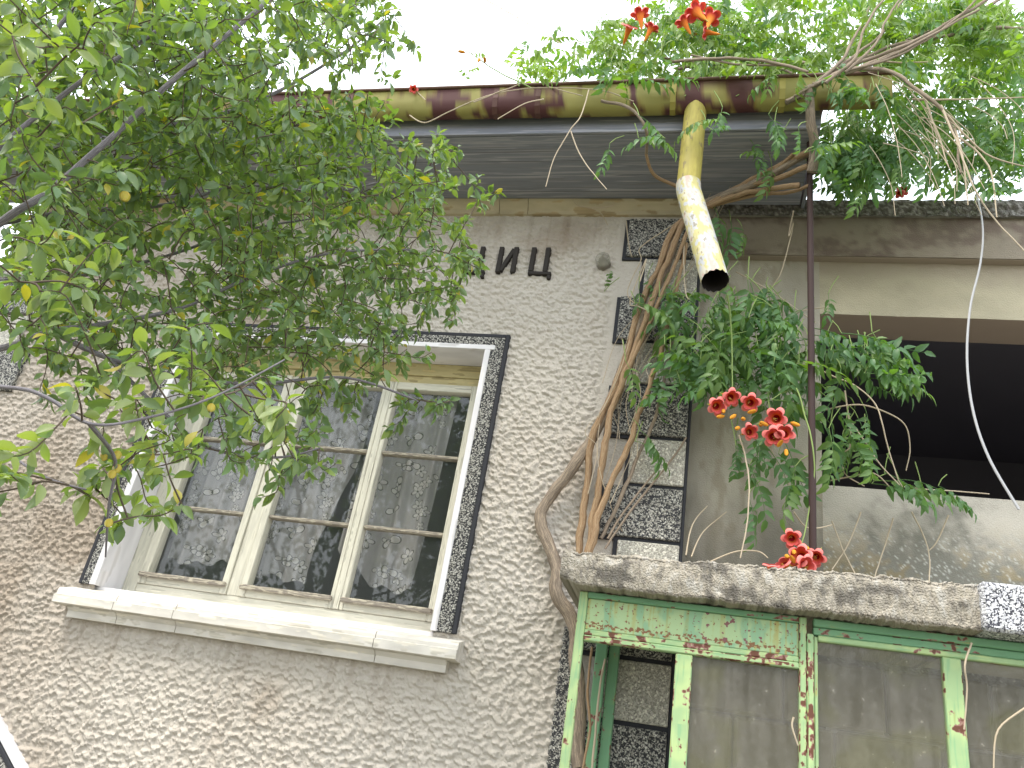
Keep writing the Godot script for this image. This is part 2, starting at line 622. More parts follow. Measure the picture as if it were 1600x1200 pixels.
# solid with a profile in (z, y), run along x; it closes at z = back
func profile_x(b: Builder, pr: Array, x0: float, x1: float, back: float, wob := 0.0) -> void:
	var pts := [Vector2(back, pr[0].y)]
	pts.append_array(pr)
	pts.append(Vector2(back, pr[pr.size() - 1].y))
	var mid := Vector2.ZERO
	for p in pts:
		mid += p / pts.size()
	var run := 0.0
	for i in pts.size():
		var p: Vector2 = pts[i]
		var q: Vector2 = pts[(i + 1) % pts.size()]
		var o := (p + q) / 2 - mid
		var edge := (q - p).orthogonal()
		if edge.dot(o) < 0: edge = -edge
		b.face([Vector3(x0, p.y, p.x), Vector3(x1, p.y, p.x), Vector3(x1, q.y, q.x), Vector3(x0, q.y, q.x)], Vector3(0, edge.y, edge.x), [Vector2(run, x0), Vector2(run, x1), Vector2(run + p.distance_to(q), x1), Vector2(run + p.distance_to(q), x0)])
		run += p.distance_to(q)
	for e in [x0, x1]:
		for i in range(1, pts.size() - 1):
			b.face([Vector3(e, pts[0].y, pts[0].x), Vector3(e, pts[i].y, pts[i].x), Vector3(e, pts[i + 1].y, pts[i + 1].x)], Vector3(-1 if e == x0 else 1, 0, 0), [pts[0], pts[i], pts[i + 1]])


func stucco(h: Node3D) -> void:
	var step := 0.0066
	var x0 := -5.2
	var x1 := -0.08
	var y0 := 1.05
	var y1 := 4.965
	var nx := int((x1 - x0) / step) + 1
	var ny := int((y1 - y0) / step) + 1
	var fa := noise(101, 37.0, 1, FastNoiseLite.TYPE_CELLULAR)
	fa.cellular_return_type = FastNoiseLite.RETURN_DISTANCE
	fa.cellular_jitter = 1.1
	var fb := noise(102, 44.0)
	var fc := noise(103, 85.0)
	var fw := noise(104, 18.0)
	var big := noise(105, 0.55, 3)
	var stain := noise(106, 2.2, 4)
	var hs := PackedFloat32Array()
	hs.resize(nx * ny)
	for j in ny:
		var y := y0 + j * step
		for i in nx:
			var x := x0 + i * step
			# thrown render: separate rounded lumps that end in sharp undersides
			var w := fw.get_noise_2d(x, y)
			var c := fb.get_noise_2d(x, y)
			var px := x * 0.86 + 0.010 * c
			var py := y * 1.08 + 0.010 * w
			var d0 := fa.get_noise_2d(px, py) + 1.0
			d0 = fa.get_noise_2d(px, py + 0.015 * clampf(1.0 - d0, 0.0, 1.0)) + 1.0
			var k := (1.0 - smoothstep(0.16, 0.68, d0 - 0.30 * w)) * 0.0128 + c * 0.0026 + fc.get_noise_2d(x, y) * 0.0013
			var calm := smoothstep(0.0, 0.05, minf(x + 5.2, -0.58 - x)) if x > -0.63 else 1.0
			calm = minf(calm, smoothstep(4.955, 4.90, y) * 0.7 + 0.3)
			hs[j * nx + i] = k * lerpf(0.15, 1.0, calm)
	var b := Builder.new()
	var at := PackedInt32Array()
	at.resize(nx * ny)
	at.fill(-1)
	var clean := Color(0.515, 0.470, 0.415)
	var brown := Color(0.33, 0.275, 0.222)
	for j in ny:
		var y := y0 + j * step
		for i in nx:
			var x := x0 + i * step
			if x > -3.45 and x < -1.33 and y > 2.14 and y < 3.90:
				continue
			var id := j * nx + i
			var dx := hs[mini(i + 1, nx - 1) + j * nx] - hs[maxi(i - 1, 0) + j * nx]
			var dy := hs[i + mini(j + 1, ny - 1) * nx] - hs[i + maxi(j - 1, 0) * nx]
			var s := stain.get_noise_2d(x, y * 0.5)
			var g := big.get_noise_2d(x, y)
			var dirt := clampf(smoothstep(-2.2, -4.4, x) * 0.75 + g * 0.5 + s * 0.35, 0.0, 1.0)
			# old run marks below the sill and below the cornice, and a few rubbed patches
			var run := stain.get_noise_2d(x * 6.0, y * 0.35 + 40.0)
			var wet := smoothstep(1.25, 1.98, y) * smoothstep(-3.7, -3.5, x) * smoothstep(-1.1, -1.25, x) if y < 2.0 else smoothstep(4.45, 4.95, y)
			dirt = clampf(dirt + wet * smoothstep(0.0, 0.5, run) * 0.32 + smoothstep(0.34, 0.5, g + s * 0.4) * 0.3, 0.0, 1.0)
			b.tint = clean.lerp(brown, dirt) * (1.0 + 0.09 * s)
			at[id] = b.add(Vector3(x, y, hs[id]), Vector3(-dx, -dy, 2 * step).normalized(), Vector2(x, y))
	for j in ny - 1:
		for i in nx - 1:
			var p := at[j * nx + i]
			var q := at[j * nx + i + 1]
			var r := at[(j + 1) * nx + i]
			var s := at[(j + 1) * nx + i + 1]
			if p < 0 or q < 0 or r < 0 or s < 0:
				continue
			b.ix.push_back(p)
			b.ix.push_back(r)
			b.ix.push_back(q)
			b.ix.push_back(q)
			b.ix.push_back(r)
			b.ix.push_back(s)
	var o := obj("stucco_wall", b.mesh(false), M.stucco, h)
	tag(o, "rough cream roughcast wall with brownish stains")
	bx("wall_base", Vector3(-5.2, 0.0, -0.03), Vector3(-0.08, 1.05, 0.005), M.plaster, h)


func quoins(h: Node3D) -> void:
	var tops := [4.92, 4.603, 4.318, 3.992, 3.70, 3.372, 3.084, 2.778, 2.478, 2.172, 1.870, 1.565, 1.26, 0.955, 0.65, 0.345]
	for i in tops.size():
		var top: float = tops[i]
		var low: float = (tops[i + 1] if i + 1 < tops.size() else 0.04) + 0.022
		var dark := i % 2 == 0
		var left := -0.535 if dark else -0.405
		if i in [4, 5, 6]: left += 0.008 * i - 0.02
		var q := bx("quoin_block", Vector3(left, low, -0.2), Vector3(-0.082, top, 0.034 if dark else 0.030), M.pebble if dark else M.fine, h, 0.005)
		if i < 8:
			tag(q, "black and white pebbled quoin block" if dark else "pale fine-grained quoin block")
		bx("quoin_joint", Vector3(left - 0.003, low - 0.0225, -0.08), Vector3(-0.079, low - 0.0005, 0.016), M.groove, h, 0.001)
		bx("quoin_joint", Vector3(left - 0.024, low - 0.0225, -0.08), Vector3(left - 0.0005, top, 0.017), M.groove, h, 0.001)
	bx("corner_edge", Vector3(-0.0815, 0.0, -0.2), Vector3(-0.066, 4.93, 0.022), M.groove, h, 0.004)
	# worn pebble skin beside the porch
	bx("pebbled_strip", Vector3(-0.64, 0.03, -0.02), Vector3(-0.562, 2.3, 0.013), M.pebble, h, 0.01)
	# quoins of the left corner of the house
	for i in 16:
		var top: float = tops[i]
		var low: float = (tops[i + 1] if i + 1 < tops.size() else 0.04) + 0.022
		var dark := i % 2 == 0
		bx("quoin_block", Vector3(-5.24, low, -0.08), Vector3(-4.68 if dark else -4.82, top, 0.034), M.pebble if dark else M.fine, h, 0.005)


func gutter(h: Node3D) -> void:
	var g := Node3D.new()
	g.name = "gutter"
	h.add_child(g)
	var prof := [Vector2(0.672, 5.315), Vector2(0.672, 5.22), Vector2(0.684, 5.165), Vector2(0.712, 5.138), Vector2(0.752, 5.138), Vector2(0.784, 5.165), Vector2(0.80, 5.22), Vector2(0.806, 5.305)]
	var f := noise(61, 1.5, 4)
	var f2 := noise(62, 9.0, 3)
	var x0 := -5.6
	var x1 := 0.90
	var nx := 420
	var b := Builder.new()
	# rust patches: centre and half width along the gutter
	var rust := [[-1.66, 0.12], [-1.36, 0.10], [-1.24, 0.12], [-1.08, 0.16], [-0.16, 0.13], [0.12, 0.12], [-2.75, 0.3], [-3.6, 0.4], [-0.48, 0.02]]
	var normals := []
	for k in prof.size():
		var d: Vector2 = prof[mini(k + 1, prof.size() - 1)] - prof[maxi(k - 1, 0)]
		normals.append(Vector3(0, -d.x, d.y).normalized())
	for i in nx + 1:
		var x := lerpf(x0, x1, float(i) / nx)
		for k in prof.size():
			var p: Vector2 = prof[k]
			var r := -0.35
			for q in rust:
				r = maxf(r, 1.0 - absf(x - q[0] + 0.10 * f.get_noise_2d(q[0] * 9.0, k * 0.5)) / q[1])
			r += f.get_noise_2d(x * 4.0, k * 0.45) * 1.25 + f2.get_noise_2d(x, k * 0.05) * 0.4
			var col := Color(0.29, 0.265, 0.085).lerp(Color(0.235, 0.215, 0.065), 0.5 + 0.8 * f2.get_noise_2d(x * 0.4, k * 0.1))
			col = col.lerp(Color(0.20, 0.13, 0.035), smoothstep(0.0, 0.2, r) * 0.7)
			col = col.lerp(Color(0.085, 0.035, 0.035), smoothstep(0.16, 0.34, r))
			b.tint = col
			b.add(Vector3(x, p.y + 0.003 * sin(x * 2.1), p.x + 0.002 * sin(x * 3.7)), normals[k], Vector2(x, k * 0.03))
	var w := prof.size()
	for i in nx:
		for k in w - 1:
			var a := i * w + k
			b.ix.append_array([a, a + 1, a + w, a + w, a + 1, a + w + 1])
	# the closed end
	b.tint = Color(0.36, 0.32, 0.085)
	for k in range(1, w - 1):
		b.face([Vector3(x1, prof[0].y, prof[0].x), Vector3(x1, prof[k].y, prof[k].x), Vector3(x1, prof[k + 1].y, prof[k + 1].x)], Vector3.RIGHT, [Vector2.ZERO, Vector2.ZERO, Vector2.ZERO])
	obj("gutter_trough", b, M.painted, g)
	b = Builder.new()
	b.tint = Color(0.12, 0.07, 0.05)
	b.tube(PackedVector3Array([Vector3(x0, 5.309, 0.811), Vector3(x1, 5.309, 0.811)]), PackedFloat32Array([0.011, 0.011]), 8)
	obj("gutter_bead", b, M.painted, g)
	# soldered joints
	for x in [-3.4, -2.3, -1.335, -1.07, -0.27, 0.33]:
		b = Builder.new()
		var c := Color(0.30, 0.26, 0.07) if x > -0.9 else Color(0.10, 0.05, 0.04)
		b.tint = c
		var mid := Vector2(0.739, 5.23)
		for k in w - 1:
			var p: Vector2 = prof[k] + (prof[k] - mid).normalized() * 0.005
			var q: Vector2 = prof[k + 1] + (prof[k + 1] - mid).normalized() * 0.005
			var o := (p + q) / 2 - mid
			b.face([Vector3(x - 0.016, p.y, p.x), Vector3(x + 0.016, p.y, p.x), Vector3(x + 0.016, q.y, q.x), Vector3(x - 0.016, q.y, q.x)], Vector3(0, o.y, o.x), [Vector2.ZERO, Vector2.ZERO, Vector2.ZERO, Vector2.ZERO])
			for e in [-0.016, 0.016]:
				var pi: Vector2 = prof[k]
				var qi: Vector2 = prof[k + 1]
				b.face([Vector3(x + e, p.y, p.x), Vector3(x + e, q.y, q.x), Vector3(x + e, qi.y, qi.x), Vector3(x + e, pi.y, pi.x)], Vector3(e, 0, 0), [Vector2.ZERO, Vector2.ZERO, Vector2.ZERO, Vector2.ZERO])
		obj("gutter_joint", b, M.painted, g)


func downpipe(h: Node3D) -> void:
	var top := Vector3(-0.14, 5.20, 0.722)
	var bend := Vector3(-0.148, 4.56, 0.735)
	var dir := Vector3(0.19, -0.915, 0.355).normalized()
	var mouth := bend + dir * 0.88
	var up := Builder.new()
	var p := PackedVector3Array([top, top.lerp(bend, 0.3), top.lerp(bend, 0.6), bend + Vector3(0, 0.03, 0), bend + dir * 0.01])
	up.tube(p, fade(p.size(), 0.063, 0.064), 28, false)
	tag(obj("downpipe", up, uv_mat(pipe_paint(0.0), 1.0, 0.9, 0.6), h), "upright olive-yellow downpipe")
	p = PackedVector3Array([bend + Vector3(0, 0.034, 0), bend + Vector3(0, 0.012, 0) + dir * 0.01, bend + dir * 0.04])
	for i in 8:
		p.push_back(bend.lerp(mouth, 0.1 + 0.9 * (i + 1) / 8.0))
	var b := Builder.new()
	b.tube(p, fade(p.size(), 0.067, 0.0635), 56, false)
	var last := b.v.size() - 57
	for k in 57:
		var q := k % 56
		b.v[last + k] += dir * (0.011 * absf(sin(q * TAU / 56.0 * 6.5 + 0.4)) - 0.004 + 0.003 * sin(q * 1.7))
	var bore := Builder.new()
	for i in range(1, p.size()):
		for k in 57:
			var src := i * 57 + k
			bore.add(b.v[src] - b.n[src] * 0.003, -b.n[src], b.t[src])
	for i in p.size() - 2:
		for k in 56:
			var a := i * 57 + k
			bore.ix.append_array([a, a + 1, a + 57, a + 57, a + 1, a + 58])
	var o := obj("pipe_spout", b, M.pipe, h)
	tag(o, "slanting spout with peeling paint and a torn mouth")
	obj("pipe_bore", bore, mat(lin(0.03, 0.026, 0.024), 0.9), o)


func window(h: Node3D) -> void:
	# pebbled surround: two uprights and a head, each with a dark outer edge
	var y0 := 2.185
	bx("window_surround", Vector3(-1.335, y0, -0.02), Vector3(-1.222, 3.985, 0.03), M.trim, h, 0.004)
	bx("window_surround", Vector3(-3.53, y0, -0.02), Vector3(-3.435, 3.985, 0.03), M.trim, h, 0.004)
	bx("window_surround", Vector3(-3.434, 3.905, -0.02), Vector3(-1.336, 3.985, 0.03), M.trim, h, 0.004)
	bx("surround_edge", Vector3(-1.221, y0, -0.02), Vector3(-1.196, 4.01, 0.027), M.groove, h, 0.003)
	bx("surround_edge", Vector3(-3.556, y0, -0.02), Vector3(-3.531, 4.01, 0.027), M.groove, h, 0.003)
	bx("surround_edge", Vector3(-3.530, 3.986, -0.02), Vector3(-1.222, 4.01, 0.027), M.groove, h, 0.003)
	# reveals
	bx("window_reveal", Vector3(-3.475, 2.185, -0.30), Vector3(-3.43, 3.895, 0.036), M.white_plaster, h, 0.003)
	bx("window_reveal", Vector3(-1.345, 2.185, -0.30), Vector3(-1.275, 3.895, 0.0), M.white_plaster, h, 0.003)
	bx("window_reveal", Vector3(-1.338, 2.185, -0.30), Vector3(-1.303, 3.893, 0.036), M.white_plaster, h, 0.003)
	bx("window_reveal", Vector3(-3.474, 3.893, -0.30), Vector3(-1.276, 3.926, 0.036), M.white_plaster, h, 0.003)
	bx("window_reveal", Vector3(-3.474, 2.15, -0.30), Vector3(-1.276, 2.186, -0.02), M.white_plaster, h, 0.003)
	# sill in cracked lengths
	var up := [Vector2(0.105, 2.045), Vector2(0.125, 2.05), Vector2(0.128, 2.095), Vector2(0.112, 2.10), Vector2(0.112, 2.118), Vector2(0.105, 2.135), Vector2(-0.1, 2.186)]
	var dn := [Vector2(0.0, 1.985), Vector2(0.055, 1.985), Vector2(0.058, 2.02), Vector2(0.085, 2.044)]
	var cu := [-3.60, -3.19, -2.80, -1.60, -1.145]
	for i in 4:
		var b := Builder.new()
		var g := 0.0022
		profile_x(b, up, cu[i] + g, cu[i + 1] - g, -0.18)
		obj("window_sill", b, M.sill, h)
		b = Builder.new()
		profile_x(b, dn, maxf(cu[i], -3.525) + g, minf(cu[i + 1], -1.205) - g, -0.1)
		obj("sill_moulding", b, M.cornice if i == 9 else M.sill, h)
	var w := Node3D.new()
	w.name = "window"
	h.add_child(w)
	var zf := -0.2
	var zb := -0.275
	# fixed frame
	bx("frame", Vector3(-3.43, 2.187, zb), Vector3(-3.335, 3.80, zf), M.cream, w)
	bx("frame", Vector3(-1.405, 2.187, zb), Vector3(-1.339, 3.80, zf), M.cream, w)
	bx("frame", Vector3(-3.43, 3.801, zb), Vector3(-1.339, 3.892, zf + 0.004), M.head, w)
	bx("frame", Vector3(-3.334, 3.745, zb), Vector3(-1.406, 3.80, zf - 0.004), M.head, w)
	bx("frame", Vector3(-3.334, 2.187, zb), Vector3(-1.406, 2.262, zf), M.cream, w)
	bx("mullion", Vector3(-2.715, 2.263, zb), Vector3(-2.635, 3.744, zf + 0.002), M.cream, w)
	bx("mullion", Vector3(-2.02, 2.263, zb), Vector3(-1.98, 3.744, zf + 0.012), M.cream, w)
	# the three casements: stiles, rails, bars, panes
	var leaf := [[-3.334, -3.275, -2.76, -2.716], [-2.634, -2.588, -2.047, -2.021], [-1.979, -1.953, -1.445, -1.406]]
	for i in 3:
		var c = leaf[i]
		var z1 := zf + 0.014
		var z2 := zb + 0.02
		bx("stile", Vector3(c[0], 2.263, z2), Vector3(c[1], 3.744, z1 - 0.002 * i), M.cream, w)
		bx("stile", Vector3(c[2], 2.263, z2), Vector3(c[3], 3.744, z1 - 0.002 * i), M.cream, w)
		bx("rail", Vector3(c[1] + 0.0005, 3.692, z2), Vector3(c[2] - 0.0005, 3.744, z1 - 0.004), M.cream, w)
		bx("rail", Vector3(c[1] + 0.0005, 2.263, z2), Vector3(c[2] - 0.0005, 2.332, z1 - 0.004), M.cream, w)
		bx("drip_bar", Vector3(c[0] + 0.01, 2.302, z1), Vector3(c[3] - 0.006, 2.331, z1 + 0.030), M.bar, w, 0.006)
		var ys := [2.332, 2.765, 3.248, 3.692]
		for k in 3:
			var lo := Vector3(c[1], ys[k] + (0.011 if k else 0.0), 0)
			var hi := Vector3(c[2], ys[k + 1] - (0.011 if k < 2 else 0.0), 0)
			if k:
				bx("glazing_bar", Vector3(c[1] + 0.0005, ys[k] - 0.011, zf - 0.05), Vector3(c[2] - 0.0005, ys[k] + 0.011, zf + 0.002), M.bar, w, 0.005)
			var tilt := 0.0025 * sin(i * 2.3 + k * 1.7)
			var b := Builder.new()
			b.face([Vector3(lo.x, lo.y, zf - 0.026), Vector3(hi.x, lo.y, zf - 0.026 + tilt), Vector3(hi.x, hi.y, zf - 0.026 - tilt), Vector3(lo.x, hi.y, zf - 0.026)], Vector3(0, 0, 1), [Vector2(0, 0), Vector2(1, 0), Vector2(1, 1), Vector2(0, 1)])
			obj("pane", b, M.glass, w)


func letters(h: Node3D) -> void:
	var z0 := -0.01
	var z1 := 0.032
	var t := 0.031
	# two three-stroke letters with a tail, and the one with a slanting stroke
	for x in [-1.60, -1.155]:
		var b := Builder.new()
		b.box(Vector3(x, 4.492, z0), Vector3(x + t, 4.68, z1), 0.003)
		b.box(Vector3(x + 0.095, 4.492, z0), Vector3(x + 0.095 + t, 4.68, z1), 0.003)
		b.box(Vector3(x, 4.468, z0), Vector3(x + 0.152, 4.491, z1 - 0.002), 0.003)
		b.box(Vector3(x + 0.129, 4.437, z0), Vector3(x + 0.152, 4.467, z1 - 0.003), 0.003)
		tag(obj("letter", b, M.letter, h), "dark letter Ц")
	var b := Builder.new()
	b.box(Vector3(-1.375, 4.478, z0), Vector3(-1.344, 4.68, z1), 0.003)
	b.box(Vector3(-1.275, 4.478, z0), Vector3(-1.244, 4.68, z1), 0.003)
	var d := Vector3(0.07, 0.175, 0)
	b.box(Vector3(-0.014, -d.length() / 2, z0), Vector3(0.014, d.length() / 2, z1 - 0.003), 0.003, Transform3D(Basis(Vector3(0, 0, 1), atan2(-d.x, d.y)), Vector3(-1.3095, 4.579, 0)))
	tag(obj("letter", b, M.letter, h), "dark letter И")


# bumpy sheet facing +z with computed paint: size by cells, colour from a callable
func sheet(x0: float, x1: float, y0: float, y1: float, z: float, step: float, rise: Callable, paint: Callable) -> Builder:
	var b := Builder.new()
	var nx := maxi(2, int((x1 - x0) / step))
	var ny := maxi(2, int((y1 - y0) / step))
	for j in ny + 1:
		for i in nx + 1:
			var x := lerpf(x0, x1, float(i) / nx)
			var y := lerpf(y0, y1, float(j) / ny)
			var k: float = rise.call(x, y)
			var dx: float = rise.call(x + step, y) - k
			var dy: float = rise.call(x, y + step) - k
			b.tint = paint.call(x, y)
			b.add(Vector3(x, y, z + k), Vector3(-dx, -dy, step).normalized(), Vector2(x, y))
	for j in ny:
		for i in nx:
			var a := j * (nx + 1) + i
			b.ix.append_array([a, a + nx + 1, a + 1, a + 1, a + nx + 1, a + nx + 2])
	return b


func annex(h: Node3D) -> void:
	var z := -0.12
	var f := noise(201, 1.6, 5)
	var g := noise(202, 11.0, 4)
	var sp := noise(203, 30.0, 1)
	var flat := func(x: float, y: float) -> float: return 0.005 * f.get_noise_2d(x, y) + 0.0012 * g.get_noise_2d(x, y)
	var lower := func(x: float, y: float) -> Color:
		var n := f.get_noise_2d(x, y)
		var m := g.get_noise_2d(x, y)
		var c := Color(0.43, 0.40, 0.345) * (1.0 + 0.25 * n)
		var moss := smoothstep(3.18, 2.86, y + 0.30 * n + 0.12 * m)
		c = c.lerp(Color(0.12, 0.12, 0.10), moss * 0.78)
		c = c.lerp(Color(0.24, 0.18, 0.08), smoothstep(0.1, 0.4, n + m * 0.5) * smoothstep(3.2, 2.7, y) * 0.6)
		var s := fposmod(sin(roundf(x * 118.0) * 12.9898 + roundf(y * 118.0) * 78.233) * 43758.5453, 1.0)
		return c.lerp(Color(0.46, 0.46, 0.42), smoothstep(0.86, 1.0, s + 0.10 * m) * smoothstep(3.12, 2.9, y))
	var side := func(x: float, y: float) -> Color:
		var n := f.get_noise_2d(x * 2.0, y * 0.8)
		var c := Color(0.41, 0.375, 0.31) * (1.0 + 0.22 * n)
		c = c.lerp(Color(0.17, 0.13, 0.07), smoothstep(0.0, 0.4, g.get_noise_2d(x, y * 0.3) + n * 0.6) * 0.35)
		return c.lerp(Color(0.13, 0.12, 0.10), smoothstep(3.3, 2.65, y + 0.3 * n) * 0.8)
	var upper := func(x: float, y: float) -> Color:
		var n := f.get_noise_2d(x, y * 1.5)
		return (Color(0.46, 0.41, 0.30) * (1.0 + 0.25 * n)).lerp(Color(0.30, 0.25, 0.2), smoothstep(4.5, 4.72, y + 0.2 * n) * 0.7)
	var girder := func(x: float, y: float) -> Color:
		var n := f.get_noise_2d(x, y * 2.0)
		return Color(0.31, 0.265, 0.215).lerp(Color(0.20, 0.155, 0.13), smoothstep(-0.2, 0.4, n + 0.5 * g.get_noise_2d(x, y)))
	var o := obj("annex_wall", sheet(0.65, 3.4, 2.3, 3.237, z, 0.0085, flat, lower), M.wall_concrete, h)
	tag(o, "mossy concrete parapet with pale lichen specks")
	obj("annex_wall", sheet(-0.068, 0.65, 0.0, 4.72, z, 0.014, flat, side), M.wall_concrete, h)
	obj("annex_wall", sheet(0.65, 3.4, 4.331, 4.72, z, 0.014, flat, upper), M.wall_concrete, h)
	# bodies behind those skins
	bx("annex_masonry", Vector3(0.65, 0.0, -0.39), Vector3(3.4, 3.235, z - 0.008), M.plaster, h, 0.003)
	bx("annex_masonry", Vector3(-0.075, 0.0, -0.39), Vector3(0.648, 4.72, z - 0.008), M.plaster, h, 0.003)
	bx("lintel", Vector3(0.649, 4.331, -0.395), Vector3(3.4, 4.72, z - 0.008), M.lintel if M.has("lintel") else mat(lin(0.33, 0.26, 0.21), 0.95), h, 0.003)
	# beam with its rough edge
	obj("annex_beam", sheet(-0.06, 3.4, 4.715, 5.01, -0.06, 0.014, flat, girder), M.wall_concrete, h)
	bx("beam_core", Vector3(-0.06, 4.712, -0.5), Vector3(3.4, 5.0, -0.068), mat(lin(0.30, 0.25, 0.20), 0.95), h, 0.003)
	var cf := noise(204, 14.0, 3)
	var cope := func(x: float, y: float) -> float: return 0.02 * cf.get_noise_2d(x, y) - smoothstep(5.12, 5.16, y) * 0.05
	var cope_paint := func(x: float, y: float) -> Color: return Color(0.16, 0.145, 0.13).lerp(Color(0.34, 0.32, 0.30), smoothstep(0.0, 0.4, sp.get_noise_2d(x, y) + 0.5 * g.get_noise_2d(x, y)))
	obj("rubble_edge", sheet(0.0, 3.4, 5.0, 5.165, -0.03, 0.01, cope, cope_paint), M.concrete, h)
	bx("annex_roof", Vector3(-0.06, 5.002, -4.0), Vector3(3.4, 5.15, -0.065), M.plaster, h)
	# dark room inside
	bx("annex_back", Vector3(-0.07, 0.1, -3.4), Vector3(3.4, 5.0, -3.3), M.dark_room, h)
	bx("annex_side", Vector3(-0.075, 0.1, -3.3), Vector3(-0.02, 4.7, -0.4), M.dark_room, h)
	bx("annex_side", Vector3(3.42, 0.1, -3.3), Vector3(3.5, 5.0, -0.05), M.dark_room, h)
	bx("annex_floor", Vector3(-0.07, 2.1, -3.3), Vector3(3.4, 2.25, -0.4), M.dark_room, h)
	bx("annex_ceiling", Vector3(-0.01, 4.8, -3.3), Vector3(3.4, 4.95, -0.51), M.dark_room, h)


# ---------------------------------------------------------------- glazed porch under its slab
func porch() -> void:
	var p := thing("entrance_porch", "green rusty glazed metal porch under a broken concrete slab", "porch")
	# slab: a rough closed skin
	var f := noise(301, 3.0, 4)
	var g := noise(302, 16.0, 4)
	var b := Builder.new()
	var sec := [Vector2(-0.1, 2.335), Vector2(0.838, 2.335), Vector2(0.848, 2.340), Vector2(0.851, 2.352), Vector2(0.852, 2.366), Vector2(0.853, 2.380), Vector2(0.854, 2.394), Vector2(0.854, 2.408), Vector2(0.854, 2.422), Vector2(0.852, 2.436), Vector2(0.850, 2.450), Vector2(0.847, 2.464), Vector2(0.840, 2.478), Vector2(0.82, 2.484), Vector2(0.6, 2.49), Vector2(-0.1, 2.495)]
	var nx := 330
	var w := sec.size()
	var x0 := -0.555
	var x1 := 1.075
	var grid := []
	for i in nx + 1:
		var x := lerpf(x0, x1, float(i) / nx)
		var row := []
		for k in w:
			var s: Vector2 = sec[k]
			var rise := (0.03 * smoothstep(-0.5, 0.9, x) + 0.010 * f.get_noise_2d(x * 2.5, 3.0)) * smoothstep(2.34, 2.47, s.y)
			var amp := 0.011 if k >= 1 and k < w - 1 else 0.0
			var d := g.get_noise_3d(x, s.y * 2.0, s.x) * amp * 0.75 + f.get_noise_2d(x, s.y * 6.0) * amp * 0.5 + g.get_noise_3d(x * 3.4, s.y * 5.0, s.x * 3.0) * amp * 0.85
			var pos := Vector3(x, s.y + rise + d * 0.8, s.x + d)
			if x < -0.47 and k < 6: pos.y += (-0.47 - x) * 0.35
			row.append(pos)
		grid.append(row)
	for i in nx + 1:
		for k in w:
			var a: Vector3 = grid[mini(i + 1, nx)][k] - grid[maxi(i - 1, 0)][k]
			var c: Vector3 = grid[i][mini(k + 1, w - 1)] - grid[i][maxi(k - 1, 0)]
			var pos: Vector3 = grid[i][k]
			var n := g.get_noise_3d(pos.x, pos.y, pos.z)
			var m := f.get_noise_3d(pos.x, pos.y * 3.0, pos.z)
			var col := Color(0.43, 0.385, 0.32).lerp(Color(0.27, 0.245, 0.21), smoothstep(0.05, 0.4, n + m * 0.4 + 0.5 * g.get_noise_3d(pos.x * 4.0, pos.y * 4.0, pos.z)))
			col = col.lerp(Color(0.50, 0.47, 0.42), smoothstep(0.15, 0.4, -n))
			col = col.lerp(Color(0.13, 0.12, 0.105), smoothstep(0.22, 0.42, m + 0.35 * n) * 0.75)
			b.tint = col
			b.add(pos, c.cross(a).normalized() * (-1.0 if c.cross(a).z < 0 and k > 2 and k < 12 else 1.0), Vector2(pos.x, k * 0.02))
	for i in nx:
		for k in w - 1:
			var a := i * w + k
			b.ix.append_array([a, a + 1, a + w, a + w, a + 1, a + w + 1])
	for e in [0, nx]:
		var cen := Vector3.ZERO
		for q in grid[e]: cen += q / w
		for k in w - 1:
			b.tint = Color(0.32, 0.29, 0.245)
			b.face([cen, grid[e][k], grid[e][k + 1]], Vector3(-1 if e == 0 else 1, 0, 0), [Vector2.ZERO, Vector2.ZERO, Vector2.ZERO])
	tag(obj("canopy_slab", b, M.concrete, p), "crumbling concrete canopy slab")
	bx("canopy_facing", Vector3(1.062, 2.335, 0.3), Vector3(2.6, 2.52, 0.885), M.bright_pebble, p, 0.012)
	bx("canopy_slab", Vector3(1.078, 2.34, -0.1), Vector3(2.6, 2.50, 0.299), M.plaster, p, 0.01)
	# plastered blocks of the house behind the panes
	var br := RandomNumberGenerator.new()
	br.seed = 88
	for row in 7:
		var y := 0.15 + row * 0.31
		for k in 6:
			var bx0 := 0.0 + (k - 0.5 * (row % 2)) * 0.46
			var tone := br.randf_range(0.75, 1.25)
			bx("wall_block", Vector3(maxf(bx0, 0.0), y, -0.11), Vector3(bx0 + 0.448, y + 0.298, br.randf_range(-0.08, -0.065)), mat(lin(0.17 * tone, 0.155 * tone, 0.095 * tone), 0.95), p, 0.012)
	# frame, front plane z = 0.75
	var z0 := 0.71
	var z1 := 0.75
	bx("post", Vector3(-0.474, 0.1, z0), Vector3(-0.437, 2.332, z1), M.green, p)
	bx("post", Vector3(0.424, 0.1, z0 - 0.01), Vector3(0.452, 2.332, z1 + 0.004), M.green_rust, p)
	bx("post", Vector3(0.4525, 0.1, z0), Vector3(0.478, 2.268, z1 + 0.010), M.green_rust, p)
	bx("post", Vector3(0.479, 0.1, z0), Vector3(0.494, 2.262, z1 - 0.004), M.green, p)
	bx("mullion", Vector3(-0.054, 0.1, z0), Vector3(0.013, 2.127, z1), M.green, p)
	bx("mullion", Vector3(0.946, 0.1, z0), Vector3(1.012, 2.244, z1), M.green, p)
	bx("top_rail", Vector3(-0.4365, 2.306, z0), Vector3(0.4235, 2.332, z1 + 0.006), M.green_dark, p)
	bx("fascia_panel", Vector3(-0.4365, 2.176, z0 + 0.012), Vector3(0.4235, 2.3055, z1 - 0.006), M.panel if M.has("panel") else panel_mat(), p, 0.003)
	bx("rail", Vector3(-0.4365, 2.152, z0), Vector3(0.4235, 2.1755, z1 - 0.001), M.green_rust, p)
	bx("rail", Vector3(-0.4365, 2.128, z0), Vector3(0.4235, 2.1515, z1 + 0.004), M.green_rust, p)
